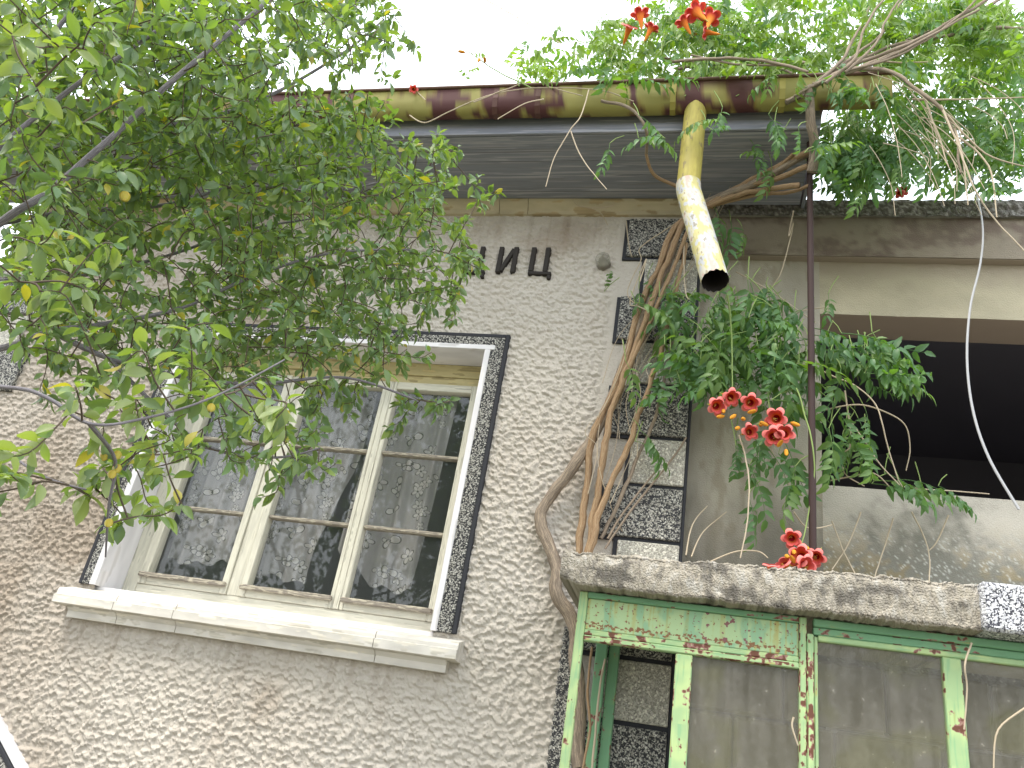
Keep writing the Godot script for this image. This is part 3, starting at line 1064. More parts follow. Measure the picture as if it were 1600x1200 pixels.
	bx("top_rail", Vector3(0.4785, 2.30, z0), Vector3(2.6, 2.332, z1 + 0.004), M.green_dark, p)
	bx("rail", Vector3(0.4785, 2.2685, z0 - 0.01), Vector3(2.6, 2.2995, z1 - 0.008), M.green_dark, p)
	bx("rail", Vector3(0.495, 2.245, z0), Vector3(2.6, 2.268, z1 - 0.002), M.green, p)
	# posts at the house wall, left side open
	bx("wall_post", Vector3(-0.447, 0.1, 0.09), Vector3(-0.392, 2.30, 0.135), M.green_dark, p)
	bx("wall_post", Vector3(-0.386, 0.1, 0.05), Vector3(-0.335, 2.30, 0.10), M.green_dark, p)
	bx("side_rail", Vector3(-0.470, 2.25, 0.136), Vector3(-0.44, 2.325, 0.709), M.green, p)
	for r in [[0.0135, 0.4235, 2.1275], [0.4945, 0.9455, 2.2445], [1.0125, 1.9, 2.2445]]:
		var q := Builder.new()
		q.face([Vector3(r[0], 0.1, 0.73), Vector3(r[1], 0.1, 0.73), Vector3(r[1], r[2], 0.73), Vector3(r[0], r[2], 0.73)], Vector3(0, 0, 1), [Vector2(r[0], 0), Vector2(r[1], 0), Vector2(r[1], r[2]), Vector2(r[0], r[2])])
		tag(obj("pane", q, M.dirty, p), "dusty brown pane")


func panel_mat() -> StandardMaterial3D:
	# sheet panel: rust runs down from its top edge and gathers at the bottom fold
	var w := 768
	var h := 128
	var im := Image.create(w, h, false, Image.FORMAT_RGB8)
	var a := noise(71, 0.045, 4)
	var d := noise(72, 0.012, 3)
	var run := noise(73, 0.035, 3)
	for y in h:
		for x in w:
			var fy := float(y) / h
			var n := a.get_noise_2d(x, y)
			var col := Color(0.64, 0.73, 0.55).lerp(Color(0.54, 0.68, 0.54), smoothstep(0.1, 0.5, d.get_noise_2d(x, y * 0.4) + 0.2))
			var streak := run.get_noise_2d(x, y * 0.05)
			col = col.lerp(Color(0.66, 0.57, 0.30), smoothstep(0.05, 0.40, streak + 0.25 * n) * (1.0 - 0.55 * fy) * 0.8 * (1.0 - 0.6 * x / w))
			col = col.lerp(Color(0.50, 0.36, 0.25), smoothstep(0.42, 0.54, n + 0.50 * smoothstep(0.84, 0.97, fy) + 0.42 * smoothstep(0.12, 0.0, fy)))
			col = col.lerp(Color(0.50, 0.33, 0.33), smoothstep(0.50, 0.55, 0.6 * n + 0.7 * d.get_noise_2d(x * 1.5 + 300, y * 1.5) + 0.2 * smoothstep(0.6, 1.0, float(x) / w)))
			im.set_pixel(x, y, Color(col.r, col.g, col.b))
	var m := mat(Color.WHITE, 0.55)
	m.albedo_texture = tex(im)
	# panel UVs: v runs along its length in metres, u up its height
	im.rotate_90(CLOCKWISE)
	m.albedo_texture = tex(im)
	m.uv1_scale = Vector3(1.0 / 0.13, 1.0 / 0.86, 1)
	m.uv1_offset = Vector3(0.13, 0.4, 0)
	return m


# ---------------------------------------------------------------- trees across the yard, mirrored in the panes
func street_side_trees() -> void:
	var spots := [[Vector3(-6.8, 0, 9.6), 8.0, 3.1, "broad dark leafy tree mirrored in the window panes"], [Vector3(-1.6, 0, 10.5), 7.2, 2.6, "smaller tree across the yard, mirrored in the porch glass"]]
	for s in spots:
		var t := thing("garden_tree", s[3], "tree")
		t.position = s[0]
		var b := Builder.new()
		var p := smooth(PackedVector3Array([Vector3.ZERO, Vector3(0.1, 2, 0.05), Vector3(-0.1, 4, 0.1), Vector3(0.1, s[1] - 1.0, 0)]), 4)
		b.tube(p, fade(p.size(), 0.22, 0.06), 8)
		for k in 7:
			var a := TAU * k / 7.0
			var q := smooth(PackedVector3Array([Vector3(0, 1.8 + 0.3 * k, 0), Vector3(cos(a) * 0.9, 3.0 + 0.35 * k, sin(a) * 0.9), Vector3(cos(a) * 1.9, 3.7 + 0.5 * k, sin(a) * 1.9)]), 4)
			b.tube(q, fade(q.size(), 0.08, 0.02), 6)
		obj("trunk", b, M.tree_bark, t)
		var mm := MultiMesh.new()
		mm.transform_format = MultiMesh.TRANSFORM_3D
		mm.use_colors = true
		mm.mesh = plum_leaf(0.14)
		mm.instance_count = 3800
		var r := RandomNumberGenerator.new()
		r.seed = int(s[1] * 100)
		var clumps := []
		for k in 70:
			var d := Vector3(r.randfn(), r.randfn(), r.randfn()).normalized() * pow(r.randf(), 0.4)
			clumps.append(Vector3(d.x * s[2], s[1] * 0.58 + d.y * s[1] * 0.38, d.z * s[2]))
		for i in mm.instance_count:
			var c: Vector3 = clumps[r.randi() % clumps.size()]
			var pos := c + Vector3(r.randfn(), r.randfn() * 0.8, r.randfn()) * 0.36
			mm.set_instance_transform(i, Transform3D(Basis.from_euler(Vector3(r.randf() * TAU, r.randf() * TAU, r.randf() * TAU)).scaled(Vector3.ONE * r.randf_range(0.7, 1.3)), pos))
			mm.set_instance_color(i, Color(0.05, 0.085, 0.03) * r.randf_range(0.7, 1.4))
		var o := MultiMeshInstance3D.new()
		o.multimesh = mm
		o.material_override = leaf_mat(Color.WHITE, 0.5)
		o.name = "crown"
		t.add_child(o)
		tag(o, "", "", "", "stuff")


func curtains() -> void:
	var z := -0.36
	var sets := [[-3.31, -2.16, 3.80, 2.44, 0.0, "wide lace curtain behind the left and middle casements"], [-2.10, -1.575, 3.80, 2.43, 0.20, "narrow lace curtain behind the right casement"]]
	for s in sets:
		var b := Builder.new()
		var nx := 90
		var ny := 40
		for j in ny + 1:
			for i in nx + 1:
				var fx := float(i) / nx
				var fy := float(j) / ny
				var x := lerpf(s[0], s[1], fx)
				# the right edge is drawn back towards the bottom
				if s[4] == 0.0: x -= 0.16 * fx * fx * smoothstep(0.25, 1.0, fy)
				else: x -= 0.055 * fx * fy + 0.05 * (1.0 - fx) * fy
				var low: float = s[3] + 0.018 * sin(x * 34.0) + 0.012 * sin(x * 15.0 + 1.0)
				if s[4] > 0.0: low += s[4] * pow(1.0 - fx, 2.2)
				else: low += 0.03 * sin(fx * 5.0)
				var y := lerpf(s[2], low, fy)
				var fold := 0.018 * sin(x * 41.0 + 0.6 * sin(y * 3.0)) + 0.010 * sin(x * 77.0 + y)
				var dx := (0.018 * 41.0 * cos(x * 41.0 + 0.6 * sin(y * 3.0)) + 0.77 * cos(x * 77.0 + y))
				b.add(Vector3(x, y, z + fold), Vector3(-dx, 0, 1).normalized(), Vector2(x * 1.55, y * 1.45))
		for j in ny:
			for i in nx:
				var a := j * (nx + 1) + i
				b.ix.append_array([a, a + 1, a + nx + 1, a + 1, a + nx + 2, a + nx + 1])
		var o := obj("lace_curtain", b, M.lace, self)
		tag(o, s[5], "curtain")


func small_things() -> void:
	# iron pole under the corner of the eave
	var foot := spot(1270, 862, 0.55)
	var head := Vector3(foot.x, 5.056, 0.55)
	foot = Vector3(foot.x, 2.47, 0.55)
	var b := Builder.new()
	b.tube(PackedVector3Array([foot, foot.lerp(head, 0.5), head]), PackedFloat32Array([0.0165, 0.0165, 0.0165]), 14)
	tag(obj("iron_pole", b, M.iron, self), "thin dark iron pole standing on the slab and holding the eave corner", "pole")
	# glass bulb on the wall
	var lamp := thing("wall_lamp", "small round glass lamp on the stucco beside the quoins", "lamp")
	lamp.position = Vector3(-0.672, 4.568, 0.0)
	b = Builder.new()
	b.tube(PackedVector3Array([Vector3(0, 0, -0.02), Vector3(0, 0, 0.02), Vector3(0, 0, 0.028)]), PackedFloat32Array([0.048, 0.046, 0.036]), 20)
	obj("socket", b, mat(lin(0.25, 0.23, 0.2), 0.5), lamp)
	b = Builder.new()
	var pr := PackedVector3Array()
	var rr := PackedFloat32Array()
	for i in 9:
		var a := lerpf(-0.9, PI / 2, i / 8.0)
		pr.push_back(Vector3(0, 0, 0.062 + 0.046 * sin(a)))
		rr.push_back(maxf(0.0015, 0.049 * cos(a)))
	b.tube(pr, rr, 20)
	var gm := mat(Color(0.85, 0.85, 0.80, 0.35), 0.1)
	gm.transparency = BaseMaterial3D.TRANSPARENCY_ALPHA
	obj("globe", b, gm, lamp)
	# white cable that hangs from the vine past the dark opening
	var p := smooth(PackedVector3Array([spot(1496, 200, 0.55), spot(1520, 280, 0.6), spot(1535, 350, 0.65), spot(1532, 410, 0.68), spot(1516, 480, 0.7), spot(1511, 560, 0.72), spot(1520, 640, 0.74), spot(1545, 715, 0.76), spot(1592, 796, 0.78)]), 8)
	b = Builder.new()
	b.tube(p, fade(p.size(), 0.004, 0.0065), 8)
	for i in b.v.size():
		b.v[i].z = lerpf(b.v[i].z, p[mini(i / 9, p.size() - 1)].z, 0.5)
	tag(obj("cable", b, M.cable, self), "loose white cable hanging from the vine in front of the dark opening", "cable")


# ---------------------------------------------------------------- leaves
func blade(b: Builder, base: Vector3, dir: Vector3, up: Vector3, length: float, width: float, segs: int, fold: float, curl: float, tooth := 0.0, peak := 0.45) -> void:
	var side := dir.cross(up).normalized()
	up = side.cross(dir).normalized()
	var start := b.v.size()
	for i in segs + 1:
		var s := float(i) / segs
		var w := width * 0.5 * pow(sin(PI * pow(s, log(0.5) / log(peak))), 0.85)
		if tooth > 0 and i % 2 == 1: w *= 1.0 + tooth
		if i == 0 or i == segs: w = width * 0.02
		var c := base + dir * (length * s) - up * (curl * length * s * s)
		var drop := up * (w * fold)
		var nn := (up + dir * curl * 2.0 * s).normalized()
		b.add(c - side * w + drop, (nn + side * fold).normalized(), Vector2(0, s))
		b.add(c, nn, Vector2(0.5, s))
		b.add(c + side * w + drop, (nn - side * fold).normalized(), Vector2(1, s))
	for i in segs:
		var a := start + i * 3
		b.ix.append_array([a, a + 1, a + 3, a + 1, a + 4, a + 3, a + 1, a + 2, a + 4, a + 2, a + 5, a + 4])


func plum_leaf(size := 0.066) -> ArrayMesh:
	var b := Builder.new()
	blade(b, Vector3(0, 0, 0.14 * size), Vector3(0, 0, 1), Vector3.UP, size, size * 0.48, 5, 0.42, 0.24, 0.0, 0.52)
	b.tube(PackedVector3Array([Vector3.ZERO, Vector3(0, 0.0, 0.15 * size)]), PackedFloat32Array([0.0009, 0.0009]), 3, false)
	return b.mesh()


# a pinnate leaf of toothed pointed leaflets along a curved stalk
func vine_leaf(seed_: int, pairs: int, droop: float) -> ArrayMesh:
	var r := RandomNumberGenerator.new()
	r.seed = seed_
	var b := Builder.new()
	var length := 0.30
	var path := PackedVector3Array()
	for i in 9:
		var s := i / 8.0
		path.push_back(Vector3(0.02 * sin(s * 3.0), -droop * length * s * s, length * s * (1.0 - 0.15 * droop * s)))
	b.tint = Color(1.1, 1.15, 0.8)
	b.tube(path, fade(9, 0.0026, 0.0012), 4, false)
	for k in pairs + 1:
		var s := 0.26 + 0.74 * float(k) / pairs
		var q := s * 8.0
		var i := mini(int(q), 7)
		var at := path[i].lerp(path[i + 1], q - i)
		var dir := (path[i + 1] - path[i]).normalized()
		for sd in ([-1, 1] if k < pairs else [0]):
			var yaw: float = sd * r.randf_range(0.65, 1.2)
			var d := dir.rotated(Vector3.UP, yaw)
			d += Vector3(r.randfn(), r.randfn(), r.randfn()) * 0.16
			d = (d + Vector3.DOWN * r.randf_range(0.15, 0.45 + droop * 0.7)).normalized()
			var up := (Vector3.UP + Vector3(sd * 0.3 + r.randfn() * 0.35, 0, r.randfn() * 0.35)).normalized()
			b.tint = Color.WHITE * r.randf_range(0.88, 1.12)
			var big := 0.084 * (1.0 - 0.22 * absf(s - 0.6)) * r.randf_range(0.85, 1.1)
			blade(b, at, d, up, big, big * 0.38, 6, 0.34, r.randf_range(0.15, 0.5), 0.18, 0.34)
	return b.mesh()


func aim(dir: Vector3, up: Vector3) -> Basis:
	var z := dir.normalized()
	var x := up.cross(z)
	if x.length() < 0.01: x = Vector3.RIGHT
	x = x.normalized()
	return Basis(x, z.cross(x), z)


# the leaves that show largest become parts of the plant, the rest one mass
func spread_leaves(plant: Node3D, meshes: Array, list: Array, mats: Array, mass_mat: Material, parts: int) -> void:
	list.sort_custom(func(a, b): return a[4] > b[4])
	var n := mini(parts, list.size())
	for i in n:
		var o := MeshInstance3D.new()
		o.mesh = meshes[list[i][1]]
		o.material_override = mats[list[i][2]]
		o.transform = list[i][0]
		o.name = "leaf"
		plant.add_child(o, true)
	for k in meshes.size():
		var mine := []
		for i in range(n, list.size()):
			if list[i][1] == k: mine.append(list[i])
		if mine.is_empty(): continue
		var mm := MultiMesh.new()
		mm.transform_format = MultiMesh.TRANSFORM_3D
		mm.use_colors = true
		mm.mesh = meshes[k]
		mm.instance_count = mine.size()
		for i in mine.size():
			mm.set_instance_transform(i, mine[i][0])
			mm.set_instance_color(i, mine[i][3])
		var o := MultiMeshInstance3D.new()
		o.multimesh = mm
		o.material_override = mass_mat
		o.name = "foliage"
		plant.add_child(o, true)
		tag(o, "", "", "", "stuff")


func in_frame(p: Vector3) -> float:
	var q := view.inverse() * (p - EYE)
	if q.z > -0.1: return 0.0
	var u := absf(q.x / -q.z * FOCAL)
	var v := absf(q.y / -q.z * FOCAL)
	return (1.0 if u < 820 and v < 620 else 0.02) / -q.z


# ---------------------------------------------------------------- the plum tree
func plum_tree() -> void:
	var t := thing("plum_tree", "leafy plum tree with a few yellow fruits reaching in front of window and eave", "tree")
	var fork := away(-330, 640, 3.5)
	var trunk := PackedVector3Array([Vector3(fork.x - 0.25, 0, fork.z + 0.1), Vector3(fork.x - 0.2, fork.y * 0.5, fork.z + 0.05), fork, away(-330, 250, 3.7), away(-260, -100, 4.0)])
	trunk = smooth(trunk, 6)
	var b := Builder.new()
	b.tube(trunk, fade(trunk.size(), 0.13, 0.05), 12, true, 0.05)
	obj("trunk", b, M.tree_bark, t)
	# limbs: places in the photograph with a distance each, thick end first
	var limbs := [
		[[-330, 640, 3.5], [-160, 480, 2.9], [0, 348, 2.7], [75, 300, 2.7], [145, 240, 2.72], [190, 200, 2.75], [265, 130, 2.8], [330, 75, 2.9], [420, 0, 3.0], [520, -90, 3.2], 0.0125, 0.006],
		[[-330, 500, 3.6], [-160, 380, 3.1], [0, 230, 2.9], [90, 155, 2.9], [140, 118, 2.9], [200, 80, 2.95], [255, 40, 3.0], [305, 0, 3.1], [380, -60, 3.2], 0.009, 0.0045],
		[[-330, 640, 3.5], [-150, 570, 3.2], [0, 545, 3.1], [80, 517, 3.1], [150, 508, 3.1], [280, 482, 3.2], [400, 430, 3.3], [520, 395, 3.4], [640, 390, 3.5], 0.013, 0.004],
		[[-330, 640, 3.5], [-150, 600, 2.6], [10, 605, 2.0], [75, 622, 1.85], [140, 662, 1.8], [220, 655, 1.8], [330, 622, 1.8], [445, 562, 1.85], 0.0055, 0.0018],
		[[-330, 400, 3.6], [-120, 250, 3.2], [20, 130, 3.1], [110, 20, 3.2], [190, -60, 3.3], 0.012, 0.005],
		[[0, 348, 3.4], [120, 330, 3.6], [260, 320, 3.7], [380, 290, 3.8], [520, 300, 3.9], [640, 270, 4.0], 0.011, 0.004],
		[[-160, 480, 3.4], [0, 440, 3.6], [130, 430, 3.7], [260, 400, 3.8], [380, 360, 3.8], [500, 340, 3.8], 0.012, 0.004],
		[[190, 200, 3.55], [300, 190, 3.7], [420, 150, 3.9], [540, 80, 4.0], [600, 30, 4.1], 0.012, 0.004],
		[[80, 517, 3.1], [170, 560, 3.1], [290, 590, 3.1], [400, 600, 3.1], [540, 590, 3.2], [650, 625, 3.3], 0.011, 0.004],
		[[170, 560, 3.1], [250, 640, 3.0], [330, 700, 2.9], [430, 715, 2.9], [500, 700, 2.9], 0.008, 0.003],
		[[-150, 600, 2.6], [0, 700, 2.2], [70, 745, 2.0], [135, 765, 1.95], 0.004, 0.0018],
		[[140, 662, 1.8], [180, 720, 1.95], [170, 790, 2.0], [165, 870, 2.1], 0.005, 0.002],
	]
	var skel := PackedVector3Array()
	for l in limbs:
		var p := PackedVector3Array()
		for i in l.size() - 2:
			p.push_back(away(l[i][0], l[i][1], l[i][2]))
		p = smooth(p, 6)
		b = Builder.new()
		b.tube(p, fade(p.size(), l[l.size() - 2], l[l.size() - 1]), 9, true, 0.06)
		obj("branch", b, M.tree_bark, t)
		for q in range(6, p.size()):
			skel.push_back(p[q])
	# twig tips: centre, half size, near and far distance, how many
	var blobs := [
		[120, 70, 190, 110, 3.0, 4.6, 170], [370, 55, 190, 80, 3.0, 4.6, 150], [545, 45, 75, 60, 3.2, 4.4, 34], [90, 190, 110, 110, 2.4, 2.7, 12], [280, 90, 130, 80, 2.5, 2.8, 12], [330, 20, 120, 40, 2.7, 3.2, 16], [420, 185, 170, 18, 2.9, 4.4, 70], [330, 130, 110, 40, 3.0, 4.2, 34], [60, 300, 90, 70, 2.4, 2.7, 9], [200, 60, 200, 60, 2.8, 3.8, 50], [520, 190, 80, 16, 3.2, 4.4, 20], [640, 58, 14, 10, 3.6, 3.8, 1], [130, 210, 170, 70, 2.9, 4.4, 100], [300, 225, 190, 55, 3.0, 4.6, 75],
		[545, 195, 70, 20, 3.2, 4.6, 14], [110, 320, 150, 80, 2.8, 4.2, 85], [380, 300, 200, 80, 3.0, 4.6, 140], [610, 280, 105, 75, 3.2, 4.6, 72], [230, 430, 230, 80, 2.8, 4.4, 130],
		[470, 420, 150, 80, 3.0, 4.5, 120], [660, 400, 85, 85, 3.3, 4.5, 62], [545, 520, 110, 55, 3.0, 4.2, 46], [370, 540, 130, 50, 2.9, 4.0, 58], [120, 530, 120, 50, 2.7, 3.4, 34],
		[650, 625, 45, 14, 3.2, 3.5, 7], [570, 600, 30, 30, 3.2, 3.6, 6], [330, 610, 110, 30, 1.75, 2.0, 9], [160, 655, 70, 35, 1.7, 2.0, 6], [50, 430, 90, 50, 1.9, 2.4, 7],
		[60, 755, 75, 18, 1.9, 2.1, 5], [60, 60, 90, 60, 2.0, 2.6, 8], [390, 705, 100, 32, 2.7, 3.1, 16], [330, 650, 90, 40, 2.5, 3.1, 12], [235, 735, 40, 50, 2.1, 2.6, 4], [450, 620, 60, 30, 2.8, 3.2, 6], [485, 715, 35, 18, 2.8, 3.1, 5], [430, 780, 14, 20, 2.8, 3.0, 1], [195, 790, 25, 40, 1.95, 2.2, 3],
		[165, 730, 20, 20, 1.9, 2.1, 2], [745, 300, 20, 12, 3.6, 3.9, 3], [240, 690, 50, 40, 1.9, 2.3, 4], [290, 560, 60, 40, 2.4, 3.2, 10], [690, 235, 25, 25, 3.4, 3.9, 6], [712, 452, 16, 22, 3.5, 4.2, 3],
	]
	var tips := []
	for q in blobs:
		for i in q[6]:
			var a := rng.randf() * TAU
			var r := sqrt(rng.randf())
			var u: float = q[0] + cos(a) * r * q[2]
			var v: float = q[1] + sin(a) * r * q[3]
			# leave the sky showing beside the gutter
			if u > 440 and u < 720 and v > 95 and v < 160 and rng.randf() < 0.82: continue
			if u > 120 and u < 330 and v > 120 and v < 180 and rng.randf() < 0.3: continue
			tips.append(away(u, v, rng.randf_range(q[4], q[5])))
	var keyed := []
	for p in tips:
		var best := 1e9
		for s in skel: best = minf(best, s.distance_squared_to(p))
		keyed.append([best, p])
	keyed.sort_custom(func(a, b): return a[0] < b[0])
	var twigs := Builder.new()
	var leaves := []
	for kp in keyed:
		var tip: Vector3 = kp[1]
		var best := 1e9
		var at := Vector3.ZERO
		for s in skel:
			var d := s.distance_squared_to(tip)
			if d < best:
				best = d
				at = s
		var d := tip - at
		var far := d.length()
		if far < 0.03: continue
		if far < 0.12:
			tip = at + d / far * 0.14
			d = tip - at
		var mid := at + d * 0.5 + Vector3(rng.randfn(), rng.randfn() + 0.5, rng.randfn()) * far * 0.09
		var tail := tip + Vector3(rng.randfn(), rng.randfn() - 0.5, rng.randfn()).normalized() * 0.05
		var p := smooth(PackedVector3Array([at, mid, tip, tail]), 4)
		twigs.tube(p, fade(p.size(), clampf(0.0022 + far * 0.005, 0.0022, 0.006), 0.0012), 4, false)
		for i in range(2, p.size()): skel.push_back(p[i])
		var count := rng.randi_range(12, 18)
		for i in count:
			var f := float(i) / (count - 1)
			var q := lerpf(p.size() - 1 - minf(p.size() - 2.0, 8.0), p.size() - 1.01, f)
			var base := p[int(q)].lerp(p[int(q) + 1], q - int(q))
			var along := (p[int(q) + 1] - p[int(q)]).normalized()
			var out := Vector3(rng.randfn(), rng.randfn(), rng.randfn()).normalized()
			out = (out - along * out.dot(along)).normalized()
			var dir := (along * rng.randf_range(0.2, 0.9) + out + Vector3.DOWN * rng.randf_range(0.0, 0.75)).normalized()
			var up := (Vector3.UP + Vector3(rng.randfn(), rng.randfn() * 0.6, rng.randfn()) * 0.75 + Vector3(0, 0, 0.2)).normalized()
			var size := rng.randf_range(0.42, 0.86)
			var tone := 0
			var g := rng.randf()
			var col := Color(0.195, 0.265, 0.125).lerp(Color(0.155, 0.24, 0.145), rng.randf())
			if g < 0.018:
				col = Color(0.42, 0.36, 0.07)
				tone = 4
			elif g < (0.2 if base.distance_to(EYE) > 2.4 else 0.6):
				col = Color(0.26, 0.34, 0.12)
				tone = 3
			elif g < 0.5: tone = 1
			elif g < 0.7: tone = 2
			leaves.append([Transform3D(aim(dir, up).scaled_local(Vector3(size * rng.randf_range(0.85, 1.2), size, size)), base), rng.randi() % 2, tone, col * rng.randf_range(0.95, 1.35), in_frame(base) * size])
	tag(obj("twigs", twigs, M.twig, t), "", "", "", "stuff")
	var tones := [Color(0.19, 0.265, 0.135), Color(0.165, 0.255, 0.15), Color(0.22, 0.295, 0.15), Color(0.31, 0.37, 0.17), Color(0.48, 0.40, 0.09)]
	var mats := []
	for c in tones: mats.append(leaf_mat(lin(c.r, c.g, c.b)))
	var long := Builder.new()
	blade(long, Vector3(0, 0, 0.012), Vector3(0, 0, 1), Vector3.UP, 0.072, 0.031, 5, 0.5, 0.32, 0.0, 0.5)
	long.tube(PackedVector3Array([Vector3.ZERO, Vector3(0, 0, 0.013)]), PackedFloat32Array([0.0009, 0.0009]), 3, false)
	spread_leaves(t, [plum_leaf(), long.mesh()], leaves, mats, leaf_mat(Color.WHITE), 300)
	# plums
	var ripe := mat(lin(0.42, 0.34, 0.05), 0.4)
	ripe.subsurf_scatter_enabled = true
	ripe.subsurf_scatter_strength = 0.2
	for f in [[195, 307, 2.9, 0.017], [163, 713, 1.95, 0.0095], [183, 711, 1.95, 0.0095], [183, 732, 1.97, 0.0095], [175, 741, 1.95, 0.009], [170, 817, 2.0, 0.009], [112, 372, 2.8, 0.013], [330, 637, 1.85, 0.009]]:
		var c := away(f[0], f[1], f[2])
		b = Builder.new()
		var pr := PackedVector3Array()
		var rr := PackedFloat32Array()
		for i in 11:
			var a := lerpf(-PI / 2, PI / 2, i / 10.0)
			pr.push_back(Vector3(0, f[3] * 1.08 * sin(a), 0))
			rr.push_back(maxf(0.0006, f[3] * cos(a)))
		b.tube(pr, rr, 14, false)
		var stalk := Builder.new()
		stalk.tube(PackedVector3Array([Vector3(0, f[3], 0), Vector3(0.004, f[3] + 0.02, 0.002)]), PackedFloat32Array([0.0011, 0.001]), 4)
		var o := obj("plum", b, ripe, t)
		o.position = c
		obj("fruit_stalk", stalk, M.green_stem, o)


# ---------------------------------------------------------------- the trumpet vine
func stem(t: Node3D, called: String, pts: Array, r0: float, r1: float, m: Material, sides := 10, lump := 0.22) -> PackedVector3Array:
	var p := PackedVector3Array()
	for q in pts: p.push_back(spot(q[0], q[1], q[2]))
	p = smooth(p, 6)
	var f := noise(900 + int(pts[0][0]), 6.0, 2)
	for i in p.size():
		p[i] += Vector3(f.get_noise_2d(p[i].y, 0), f.get_noise_2d(p[i].y, 9), f.get_noise_2d(p[i].x, 20)) * 0.012 * minf(1.0, r0 * 60.0)
	var b := Builder.new()
	b.tube(p, fade(p.size(), r0, r1), sides, true, lump)
	obj(called, b, m, t)
	return p


